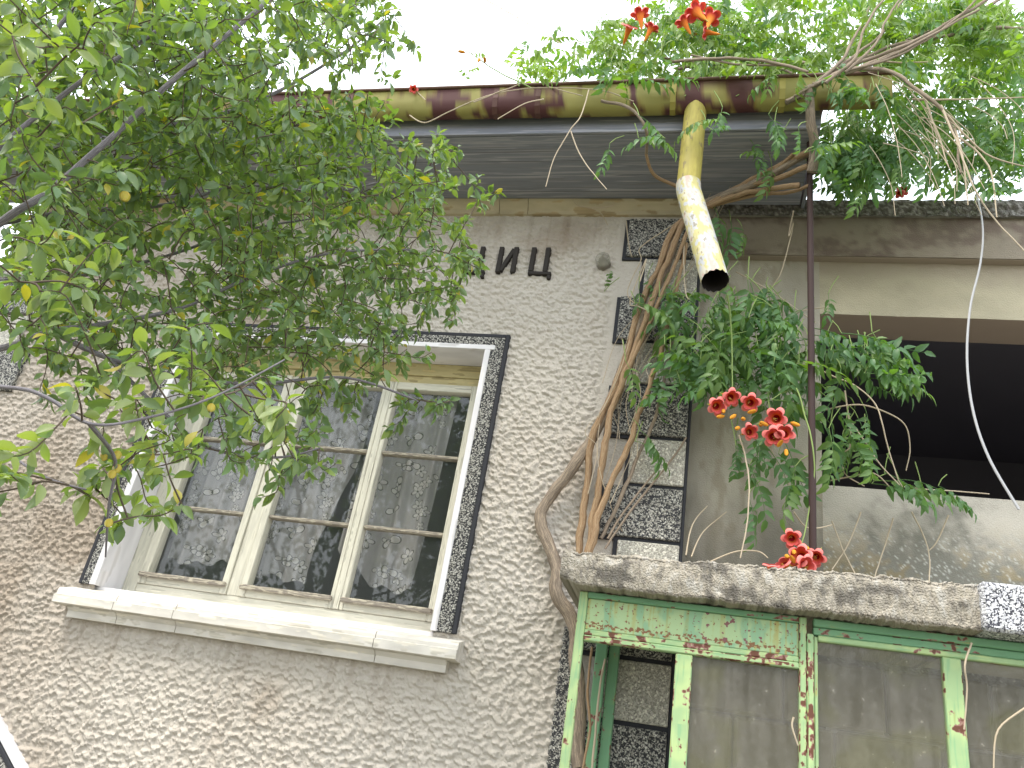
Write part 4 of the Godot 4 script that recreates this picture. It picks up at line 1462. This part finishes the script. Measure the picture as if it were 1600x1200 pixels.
func trumpet_vine() -> void:
	var t := thing("trumpet_vine", "trumpet vine with red flowers climbing from the porch over gutter and roof", "vine")
	var tall := [
		[[[905, 1200, 0.12], [902, 1090, 0.12], [897, 985, 0.10], [873, 930, 0.10], [867, 880, 0.09], [846, 818, 0.07], [858, 782, 0.07], [905, 715, 0.09], [945, 650, 0.10], [970, 585, 0.10], [1003, 500, 0.12], [1042, 415, 0.14], [1064, 352, 0.17], [1105, 318, 0.24], [1185, 284, 0.42], [1272, 232, 0.60]], 0.036, 0.024, M.grey_bark],
		[[[900, 905, 0.08], [906, 848, 0.08], [912, 790, 0.08], [918, 740, 0.09], [924, 690, 0.11], [950, 628, 0.13], [978, 560, 0.14], [1000, 478, 0.15], [1030, 415, 0.17], [1058, 352, 0.20], [1120, 312, 0.28], [1200, 268, 0.45], [1262, 238, 0.60]], 0.020, 0.018, M.bark],
		[[[912, 900, 0.10], [924, 832, 0.10], [930, 790, 0.10], [938, 745, 0.12], [946, 685, 0.14], [958, 632, 0.15], [974, 590, 0.15], [1000, 520, 0.17], [1024, 455, 0.18], [1050, 390, 0.20], [1075, 340, 0.24], [1150, 306, 0.34], [1250, 288, 0.58]], 0.020, 0.015, M.bark],
		[[[912, 905, 0.12], [926, 845, 0.12], [940, 790, 0.12], [960, 742, 0.12], [980, 700, 0.13], [993, 660, 0.14], [1008, 620, 0.14], [1030, 560, 0.15], [1045, 490, 0.16], [1062, 430, 0.18], [1072, 380, 0.20]], 0.019, 0.012, M.bark],
		[[[952, 640, 0.08], [975, 585, 0.09], [1006, 500, 0.10], [1036, 430, 0.11], [1056, 370, 0.12], [1085, 325, 0.2]], 0.022, 0.020, M.grey_bark],
		[[[962, 625, 0.15], [984, 572, 0.16], [1012, 510, 0.17], [1050, 425, 0.19], [1070, 372, 0.22], [1082, 345, 0.26]], 0.013, 0.012, M.bark],
		[[[1112, 325, 0.2], [1150, 296, 0.34], [1200, 285, 0.45], [1262, 262, 0.6]], 0.016, 0.016, M.bark],
		[[[940, 842, 0.08], [977, 760, 0.08], [1000, 708, 0.09], [1027, 645, 0.10], [1045, 560, 0.12], [1066, 480, 0.16]], 0.011, 0.008, M.grey_bark],
		[[[945, 857, 0.10], [990, 792, 0.08], [1047, 722, 0.06], [1072, 683, 0.05]], 0.006, 0.005, M.grey_bark],
		[[[950, 842, 0.10], [975, 800, 0.08], [1010, 755, 0.07], [1030, 730, 0.07]], 0.007, 0.004, M.grey_bark],
		[[[1010, 240, 0.62], [1022, 272, 0.5], [1060, 292, 0.4], [1100, 318, 0.3]], 0.009, 0.012, M.bark],
		[[[1100, 320, 0.24], [1160, 300, 0.36], [1215, 262, 0.50], [1240, 240, 0.58]], 0.010, 0.010, M.bark],
		[[[1110, 322, 0.22], [1180, 305, 0.36], [1230, 300, 0.46], [1262, 290, 0.56]], 0.012, 0.010, M.bark],
		[[[1268, 270, 0.62], [1274, 235, 0.68], [1268, 195, 0.78], [1262, 140, 0.86]], 0.03, 0.022, M.grey_bark],
		[[[925, 1010, 0.16], [918, 1080, 0.2], [922, 1140, 0.2], [908, 1210, 0.2]], 0.006, 0.006, M.bark],
		[[[945, 1030, 0.2], [935, 1090, 0.22], [930, 1150, 0.2], [925, 1210, 0.2]], 0.005, 0.005, M.dead],
	]
	for s in tall: stem(t, "stem", s[0], s[1], s[2], s[3])
	# old wood that lies over the roof edge
	var wood := [
		[[[1262, 140, 0.86], [1330, 104, 0.88], [1420, 68, 0.88], [1500, 26, 0.86], [1560, -10, 0.84]], 0.012, 0.008],
		[[[1268, 132, 0.88], [1340, 108, 0.9], [1420, 74, 0.9], [1530, 14, 0.88]], 0.009, 0.006],
		[[[1240, 150, 0.86], [1310, 116, 0.9], [1390, 92, 0.9], [1470, 48, 0.88], [1530, -5, 0.86]], 0.008, 0.005],
		[[[1290, 128, 1.0], [1335, 92, 1.0], [1350, 45, 0.98], [1385, -8, 0.95]], 0.009, 0.006],
		[[[1320, 112, 1.0], [1368, 70, 1.0], [1384, 32, 0.98], [1410, -10, 0.95]], 0.008, 0.005],
		[[[1040, 98, 0.9], [1110, 92, 0.92], [1190, 95, 0.95], [1262, 112, 0.98]], 0.009, 0.008],
		[[[1080, 86, 0.9], [1150, 100, 0.92], [1230, 102, 0.95]], 0.006, 0.006],
		[[[1250, 146, 0.78], [1262, 138, 0.80], [1330, 98, 0.7], [1420, 62, 0.6], [1500, 25, 0.5], [1560, -10, 0.4]], 0.013, 0.009],
		[[[1230, 160, 0.8], [1320, 118, 0.75], [1410, 78, 0.7], [1530, 18, 0.6], [1600, -20, 0.5]], 0.016, 0.010],
		[[[1262, 140, 0.85], [1310, 100, 0.8], [1338, 55, 0.7], [1360, 10, 0.6]], 0.011, 0.007],
		[[[1300, 110, 0.8], [1370, 60, 0.7], [1400, 15, 0.6], [1425, -20, 0.5]], 0.009, 0.006],
		[[[1330, 105, 0.8], [1390, 112, 0.9], [1432, 140, 0.95], [1470, 170, 0.95], [1492, 210, 0.9], [1500, 270, 0.9]], 0.013, 0.005],
		[[[1400, 70, 0.7], [1470, 58, 0.7], [1540, 45, 0.7], [1620, 45, 0.7]], 0.013, 0.009],
		[[[1060, 108, 0.7], [1120, 92, 0.7], [1190, 92, 0.75], [1260, 100, 0.8]], 0.010, 0.009],
		[[[1040, 90, 0.6], [1110, 100, 0.65], [1200, 102, 0.7], [1270, 130, 0.8]], 0.008, 0.008],
		[[[940, 158, 0.86], [985, 170, 0.86], [1010, 205, 0.8], [1010, 240, 0.62]], 0.009, 0.009],
	]
	for s in wood: stem(t, "stem", s[0], s[1], s[2], M.grey_bark, 7)
	# dry hanging runners
	var dry := [
		[[1470, 165, 0.95], [1498, 230, 0.95], [1520, 290, 0.95], [1560, 350, 0.9], [1610, 400, 0.9]], [[1480, 180, 0.95], [1540, 240, 0.9], [1610, 262, 0.9]], [[1440, 140, 0.95], [1465, 210, 0.9], [1482, 260, 0.9]],
		[[1492, 200, 0.92], [1505, 250, 0.92], [1512, 320, 0.9]], [[1500, 215, 0.9], [1545, 260, 0.9], [1558, 340, 0.9]], [[1425, 155, 0.9], [1500, 155, 0.9], [1610, 152, 0.9]], [[1370, 95, 0.8], [1410, 98, 0.8], [1450, 97, 0.8]],
		[[740, 160, 0.86], [790, 140, 0.86], [830, 130, 0.8], [910, 150, 0.84]], [[640, 180, 0.86], [664, 192, 0.86], [700, 175, 0.86], [760, 150, 0.86], [830, 138, 0.86], [930, 140, 0.85], [990, 158, 0.85]],
		[[920, 140, 0.86], [908, 180, 0.88], [890, 205, 0.88], [865, 250, 0.86], [853, 292, 0.84]], [[892, 205, 0.88], [905, 240, 0.86], [930, 275, 0.85], [948, 296, 0.84]],
		[[850, 155, 0.86], [820, 162, 0.88], [778, 186, 0.88]], [[760, 0, 0.5], [830, 40, 0.6], [900, 85, 0.7], [960, 138, 0.8]], [[640, -20, 0.6], [578, 50, 0.7], [612, 100, 0.75], [664, 156, 0.82]],
		[[1000, 440, 0.3], [1010, 405, 0.28], [985, 470, 0.2], [1000, 480, 0.2], [1060, 505, 0.25]], [[1062, 345, 0.2], [1030, 365, 0.15], [1000, 388, 0.12], [1002, 405, 0.12], [990, 430, 0.14], [980, 460, 0.16], [1005, 482, 0.18], [1050, 500, 0.22], [1075, 520, 0.25]],
		[[1070, 380, 0.2], [1068, 410, 0.25], [1072, 460, 0.3], [1078, 468, 0.3]],
		[[1240, 330, 0.3], [1232, 370, 0.3], [1240, 350, 0.3], [1222, 420, 0.25], [1205, 450, 0.2]], [[1150, 425, 0.1], [1200, 452, 0.15], [1240, 480, 0.2], [1275, 505, 0.3]], [[1205, 500, 0.2], [1230, 498, 0.25], [1255, 485, 0.3], [1290, 480, 0.35]],
		[[1275, 575, 0.5], [1302, 588, 0.5], [1335, 602, 0.5], [1365, 628, 0.5], [1378, 660, 0.5], [1388, 700, 0.45], [1402, 745, 0.4], [1410, 760, 0.3]], [[1290, 640, 0.4], [1340, 632, 0.45], [1385, 645, 0.45], [1415, 665, 0.4], [1422, 700, 0.35], [1416, 735, 0.3]],
		[[1320, 610, 0.4], [1330, 690, 0.4], [1318, 710, 0.35], [1320, 740, 0.3], [1350, 760, 0.2]], [[1330, 660, 0.4], [1358, 700, 0.4], [1375, 725, 0.35], [1405, 758, 0.3]], [[1280, 755, 0.1], [1330, 745, 0.2], [1365, 740, 0.25], [1390, 760, 0.2]],
		[[1405, 760, 0.15], [1450, 765, 0.1], [1500, 768, 0.05], [1545, 772, 0.0]], [[1155, 680, 0.5], [1166, 720, 0.55], [1171, 770, 0.6], [1165, 830, 0.62], [1157, 872, 0.64]], [[1240, 800, 0.5], [1262, 825, 0.4], [1300, 820, 0.3]],
		[[1300, 815, 0.0], [1318, 860, 0.1], [1338, 900, 0.3]], [[1345, 800, 0.0], [1325, 850, 0.05], [1300, 890, 0.2]], [[1395, 810, 0.0], [1380, 860, 0.0], [1366, 905, 0.2]], [[1425, 800, 0.0], [1450, 855, 0.05], [1452, 915, 0.2]], [[1482, 805, 0.0], [1465, 845, 0.0], [1450, 862, 0.0]],
		[[1110, 878, 0.4], [1150, 862, 0.4], [1185, 862, 0.4], [1200, 872, 0.5]], [[1080, 870, 0.2], [1100, 830, 0.1], [1135, 800, 0.05]], [[1072, 868, 0.2], [1082, 820, 0.1], [1105, 790, 0.05]], [[1240, 770, 0.2], [1205, 700, 0.3], [1215, 650, 0.4]],
		[[1518, 1005, 0.8], [1508, 1040, 0.82], [1512, 1075, 0.8], [1506, 1140, 0.8]], [[1610, 1100, 0.82], [1560, 1140, 0.82], [1552, 1210, 0.82]], [[1240, 1120, 0.8], [1238, 1135, 0.8], [1247, 1165, 0.8]],
		[[960, 320, 0.09], [940, 325, 0.08], [905, 322, 0.08], [895, 310, 0.08]], [[905, 322, 0.08], [935, 330, 0.07], [950, 352, 0.05]], [[978, 345, 0.07], [982, 380, 0.06], [988, 402, 0.05]],
	]
	var dr := RandomNumberGenerator.new()
	dr.seed = 515
	for k in 24:
		var u := dr.randf_range(1340, 1560)
		var v := dr.randf_range(110, 230)
		var z := dr.randf_range(0.75, 1.02)
		var run := dr.randf_range(40, 110)
		var fall := dr.randf_range(30, 150)
		dry.append([[u, v, z], [u + run * 0.4, v + fall * 0.25, z], [u + run * 0.75, v + fall * 0.6, z], [u + run * dr.randf_range(0.7, 1.1), v + fall, z]])
	for k in 22:
		# thin shoots that cling to the climbing bundle
		var q := dr.randf_range(-30, 40)
		var z := dr.randf_range(0.05, 0.16)
		var low := dr.randf_range(560, 840)
		var pts := []
		for w in 5:
			var v := low - w * dr.randf_range(45, 75)
			var line := 925.0 + (850.0 - v) * 0.16 + maxf(0.0, 600.0 - v) * 0.28
			pts.append([line + q + dr.randf_range(-16, 16), v, z + dr.randf_range(-0.02, 0.05)])
		dry.append(pts)
	for i in dry.size():
		var thin := i > 6
		var fine := i >= dry.size() - 46
		stem(t, "runner", dry[i], 0.0024 if fine else 0.0062 if not thin else 0.0042, 0.0016 if fine else 0.0028, M.dead, 5, 0.0)
	for s in [[[1136, 460, 0.7], [1142, 500, 0.6], [1144, 560, 0.55], [1144, 610, 0.55]], [[1200, 570, 0.4], [1240, 600, 0.5], [1258, 650, 0.55], [1270, 700, 0.58], [1272, 750, 0.56], [1262, 810, 0.56], [1250, 860, 0.6]], [[1195, 560, 0.4], [1200, 620, 0.45], [1206, 660, 0.5]], [[830, 138, 0.84], [790, 118, 0.82], [762, 102, 0.8], [745, 90, 0.8], [727, 78, 0.8]], [[1075, 30, 0.5], [1090, 90, 0.6], [1075, 140, 0.7]], [[1180, 30, 0.5], [1120, 100, 0.65], [1070, 150, 0.8]], [[1270, 40, 0.5], [1210, 110, 0.7], [1150, 150, 0.8]]]:
		stem(t, "runner", s, 0.005, 0.003, M.green_stem, 5, 0.0)
	# leaves: centre, half size, near and far plane, how many, hanging share
	var blobs := [
		[1300, 45, 280, 70, -0.4, 0.8, 520, 0.15], [1470, 80, 140, 90, -0.1, 0.8, 170, 0.15], [1060, 65, 130, 75, -0.2, 0.8, 190, 0.2], [900, 95, 90, 55, 0.1, 0.85, 56, 0.25], [820, 110, 40, 40, 0.4, 0.8, 5, 0.3], [745, 100, 22, 22, 0.78, 0.82, 2, 0.3], [735, 135, 10, 8, 0.8, 0.85, 1, 0.3], [1000, 130, 80, 25, 0.5, 0.85, 16, 0.2],
		[1180, 120, 140, 35, 0.3, 0.85, 80, 0.3], [1440, 210, 130, 65, 0.0, 0.8, 120, 0.5], [1540, 190, 70, 110, 0.1, 0.9, 48, 0.4], [1345, 255, 60, 50, 0.1, 0.7, 60, 0.7], [1308, 235, 30, 45, 0.0, 0.7, 30, 0.8], [1300, 150, 40, 15, 0.8, 0.95, 6, 0.4], [1110, 195, 40, 12, 0.85, 0.95, 4, 0.3], [1005, 205, 35, 12, 0.85, 0.95, 3, 0.3], [1250, 210, 50, 30, 0.8, 0.95, 6, 0.5],
		[1190, 245, 40, 40, 0.5, 0.75, 4, 0.6], [935, 240, 15, 8, 0.85, 0.9, 1, 0.2], [1150, 345, 30, 40, 0.15, 0.35, 3, 0.8],
		[1150, 505, 80, 52, 0.15, 0.55, 36, 0.35], [1190, 560, 80, 48, 0.2, 0.55, 34, 0.35], [1110, 540, 60, 60, 0.12, 0.4, 12, 0.4], [1060, 480, 60, 30, 0.15, 0.35, 12, 0.4], [1080, 570, 55, 38, 0.15, 0.4, 18, 0.45], [1010, 590, 30, 25, 0.12, 0.3, 4, 0.5], [955, 432, 15, 8, 0.08, 0.12, 1, 0.3], [1010, 455, 30, 15, 0.15, 0.25, 2, 0.4],
		[1250, 600, 55, 45, 0.3, 0.6, 12, 0.4], [1320, 540, 55, 25, 0.3, 0.6, 14, 0.1], [1380, 560, 35, 22, 0.3, 0.6, 8, 0.1], [1390, 600, 25, 15, 0.3, 0.5, 3, 0.1], [1400, 572, 32, 10, 0.35, 0.5, 4, 0.0], [1310, 690, 22, 40, 0.3, 0.55, 6, 0.95], [1350, 690, 20, 30, 0.3, 0.5, 5, 0.95], [1185, 730, 14, 40, 0.3, 0.5, 4, 1.0], [1225, 745, 14, 40, 0.3, 0.5, 4, 1.0],
		[1420, 755, 30, 8, 0.15, 0.3, 4, 0.0], [1480, 772, 20, 4, 0.0, 0.1, 2, 0.0], [1010, 695, 25, 8, 0.14, 0.2, 2, 0.3], [1140, 715, 16, 25, 0.2, 0.4, 2, 1.0], [1205, 480, 50, 40, 0.2, 0.5, 9, 0.4], [1290, 470, 20, 12, 0.3, 0.4, 1, 0.4], [1170, 790, 12, 20, 0.3, 0.4, 1, 1.0], [1590, 250, 15, 30, 0.6, 0.8, 4, 0.5], [1560, 60, 60, 70, 0.0, 0.8, 60, 0.2], [1570, 220, 45, 80, 0.0, 0.8, 34, 0.4], [1325, 225, 42, 50, -0.2, 0.6, 34, 0.6], [1410, 205, 60, 60, -0.3, 0.6, 34, 0.5], [1350, 150, 60, 12, 0.84, 0.95, 5, 0.4],
	]
	var leaves := []
	var stalks := Builder.new()
	for q in blobs:
		for i in q[6]:
			var a := rng.randf() * TAU
			var r := sqrt(rng.randf())
			var p := spot(q[0] + cos(a) * r * q[2], q[1] + sin(a) * r * q[3], rng.randf_range(q[4], q[5]))
			if p.y > 5.0 and p.y < 5.4 and p.z < 0.86 and p.z > 0.6 and p.x < 0.95: p.z = 0.9
			var hang: bool = rng.randf() < q[7]
			var dir := Vector3(rng.randfn() * 0.8, rng.randf_range(-0.5, 0.25), rng.randf_range(-0.15, 0.9)).normalized()
			if hang: dir = Vector3(rng.randfn() * 0.25, -1.0, rng.randf_range(0.0, 0.35)).normalized()
			if q[0] > 1280 and q[1] > 500 and not hang: dir = Vector3(0.9, -0.3 + rng.randfn() * 0.2, 0.3 + rng.randf() * 0.2).normalized()
			var up := Vector3(0, 1, 0.35 + rng.randfn() * 0.3) if not hang else Vector3(rng.randfn() * 0.4, 0.2, 1)
			var size := rng.randf_range(0.62, 1.08)
			if q[1] < 320: size *= 0.85
			if q[6] <= 2: size *= 0.75
			var base := p - dir * 0.14 * size
			if base.z < 0.05 and base.y < 5.0: base.z = 0.05
			var kind := rng.randi() % 3 if not hang else 3
			var g := rng.randf()
			var tone := 0 if g < 0.4 else 1 if g < 0.7 else 2
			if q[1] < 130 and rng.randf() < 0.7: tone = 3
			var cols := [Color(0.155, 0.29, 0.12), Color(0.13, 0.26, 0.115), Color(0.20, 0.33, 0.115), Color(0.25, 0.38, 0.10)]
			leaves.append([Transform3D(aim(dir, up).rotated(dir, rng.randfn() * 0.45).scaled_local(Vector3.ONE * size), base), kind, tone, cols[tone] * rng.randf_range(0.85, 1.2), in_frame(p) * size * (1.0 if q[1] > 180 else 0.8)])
			var root := base + Vector3(rng.randfn() * 0.05, 0.06 + rng.randf() * 0.1, -0.05 * rng.randf())
			if root.z < 0.03 and root.y < 5.0: root.z = 0.03
			stalks.tube(PackedVector3Array([root, base.lerp(root, 0.4) + Vector3(0, 0.012, 0), base]), PackedFloat32Array([0.003, 0.0027, 0.0024]), 4, false)
	tag(obj("leaf_stalks", stalks, M.green_stem, t), "", "", "", "stuff")
	var mats := []
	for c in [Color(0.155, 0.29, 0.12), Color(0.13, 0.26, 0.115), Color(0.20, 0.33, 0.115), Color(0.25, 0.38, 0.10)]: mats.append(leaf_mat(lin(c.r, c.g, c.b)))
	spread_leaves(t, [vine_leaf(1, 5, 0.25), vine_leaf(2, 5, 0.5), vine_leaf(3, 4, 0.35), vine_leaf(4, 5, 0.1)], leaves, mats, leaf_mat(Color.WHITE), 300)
	# flowers: place in the photograph, plane, size
	var tube_m := mat(Color.WHITE, 0.85, true)
	tube_m.metallic_specular = 0.2
	tube_m.backlight_enabled = true
	tube_m.backlight = Color(0.5, 0.3, 0.2)
	var open_flower := flower_mesh()
	var calyx := calyx_mesh()
	var bud := bud_mesh()
	var list := [[1122, 635, 0.62, 1.0], [1145, 622, 0.62, 1.0], [1173, 630, 0.62, 1.0], [1174, 674, 0.6, 0.9], [1211, 653, 0.62, 1.1], [1227, 675, 0.62, 1.0], [1209, 682, 0.62, 1.05], [1248, 866, 0.66, 1.1], [1262, 884, 0.68, 1.05], [1274, 872, 0.64, 0.9], [1222, 876, 0.66, 0.85], [1205, 880, 0.66, 0.8], [1237, 842, 0.64, 0.9],
		[1000, 18, 0.85, 1.2], [985, 38, 0.85, 1.1], [1020, 40, 0.85, 1.0], [1085, 16, 0.86, 1.4], [1110, 26, 0.86, 1.3], [1066, 30, 0.86, 1.1], [1100, 50, 0.86, 0.9], [646, 139, 0.84, 0.6], [1412, 297, 0.5, 0.7], [1405, 303, 0.5, 0.6]]
	for f in list:
		var at := spot(f[0], f[1], f[2])
		var to := (EYE - at).normalized()
		var dir := (to + Vector3(rng.randfn() * 0.35, rng.randfn() * 0.3, rng.randfn() * 0.2)).normalized()
		if f[1] < 60 or f[1] > 868 and f[0] < 1230: dir = (Vector3(rng.randfn(), 0.6 + rng.randf(), rng.randfn() * 0.5 + 0.3)).normalized()
		var o := obj("flower", open_flower, tube_m, t)
		o.transform = Transform3D(aim(dir, Vector3.UP).rotated(dir, rng.randf() * TAU).scaled_local(Vector3.ONE * f[3] * 0.92), at - dir * 0.09 * f[3])
		obj("calyx", calyx, tube_m, o)
	for f in [[1150, 648, 0.6], [1163, 655, 0.6], [1155, 668, 0.6], [1168, 645, 0.6], [1200, 665, 0.6], [1188, 663, 0.58], [1235, 660, 0.6], [1215, 698, 0.6], [1228, 702, 0.6], [1240, 860, 0.62], [1228, 868, 0.64], [1252, 852, 0.62], [1232, 885, 0.66], [1242, 880, 0.66], [727, 82, 0.8], [750, 92, 0.8], [758, 98, 0.8], [1090, 60, 0.6], [1105, 55, 0.6], [1100, 60, 0.6], [1130, 640, 0.58], [1132, 650, 0.58]]:
		var o := obj("bud", bud, tube_m, t)
		var dir := Vector3(rng.randfn(), rng.randfn() - 0.3, 0.6 + rng.randf()).normalized()
		o.transform = Transform3D(aim(dir, Vector3.UP), spot(f[0], f[1], f[2]))


func flower_mesh() -> ArrayMesh:
	var b := Builder.new()
	var rows := [[0.0, 0.007, 0.0], [0.02, 0.010, 0.0], [0.05, 0.016, 0.0], [0.072, 0.021, 0.0], [0.084, 0.027, 0.05], [0.092, 0.040, 0.30], [0.092, 0.050, 0.55], [0.086, 0.057, 0.9]]
	var n := 40
	for i in rows.size():
		for k in n + 1:
			var a := TAU * k / n
			var lobe := pow(absf(cos(a * 2.5)), 0.6)
			var r: float = rows[i][1] * (1.0 - rows[i][2] * 0.55 * (1.0 - lobe))
			var s := float(i) / (rows.size() - 1)
			b.tint = Color(0.74, 0.22, 0.04).lerp(Color(0.82, 0.12, 0.11), smoothstep(0.35, 0.6, s)).lerp(Color(0.90, 0.27, 0.25), smoothstep(0.62, 0.85, s))
			b.add(Vector3(cos(a) * r, sin(a) * r, rows[i][0] - 0.012 * rows[i][2] * (1.0 - lobe)), Vector3(cos(a), sin(a), 0.1 + rows[i][2]).normalized(), Vector2(float(k) / n, s))
	for i in rows.size() - 1:
		for k in n:
			var q := i * (n + 1) + k
			b.ix.append_array([q, q + n + 1, q + 1, q + 1, q + n + 1, q + n + 2])
	# throat and stamens
	b.tint = Color(0.30, 0.015, 0.02)
	b.tube(PackedVector3Array([Vector3(0, 0, 0.06), Vector3(0, 0, 0.075)]), PackedFloat32Array([0.004, 0.016]), 14, false)
	b.tint = Color(0.75, 0.50, 0.12)
	for k in 4:
		b.tube(PackedVector3Array([Vector3(0.004 * cos(k * 1.6), 0.004 * sin(k * 1.6), 0.03), Vector3(0.007 * cos(k * 1.6), 0.010 + 0.003 * sin(k * 1.6), 0.082)]), PackedFloat32Array([0.0012, 0.0018]), 5)
	return b.mesh()


func calyx_mesh() -> ArrayMesh:
	var b := Builder.new()
	b.tint = Color(0.66, 0.25, 0.04)
	b.tube(PackedVector3Array([Vector3(0, 0, -0.02), Vector3(0, 0, -0.008), Vector3(0, 0, 0.004), Vector3(0, 0, 0.014)]), PackedFloat32Array([0.003, 0.008, 0.0105, 0.0115]), 12, false)
	b.tint = Color(0.35, 0.36, 0.10)
	b.tube(PackedVector3Array([Vector3(0, -0.0, -0.05), Vector3(0, 0, -0.018)]), PackedFloat32Array([0.0022, 0.003]), 6, false)
	return b.mesh()


func bud_mesh() -> ArrayMesh:
	var b := Builder.new()
	b.tint = Color(0.66, 0.30, 0.04)
	b.tube(PackedVector3Array([Vector3.ZERO, Vector3(0, 0, 0.012), Vector3(0, 0, 0.03), Vector3(0, 0, 0.042), Vector3(0, 0, 0.05)]), PackedFloat32Array([0.003, 0.009, 0.010, 0.008, 0.001]), 10)
	return b.mesh()
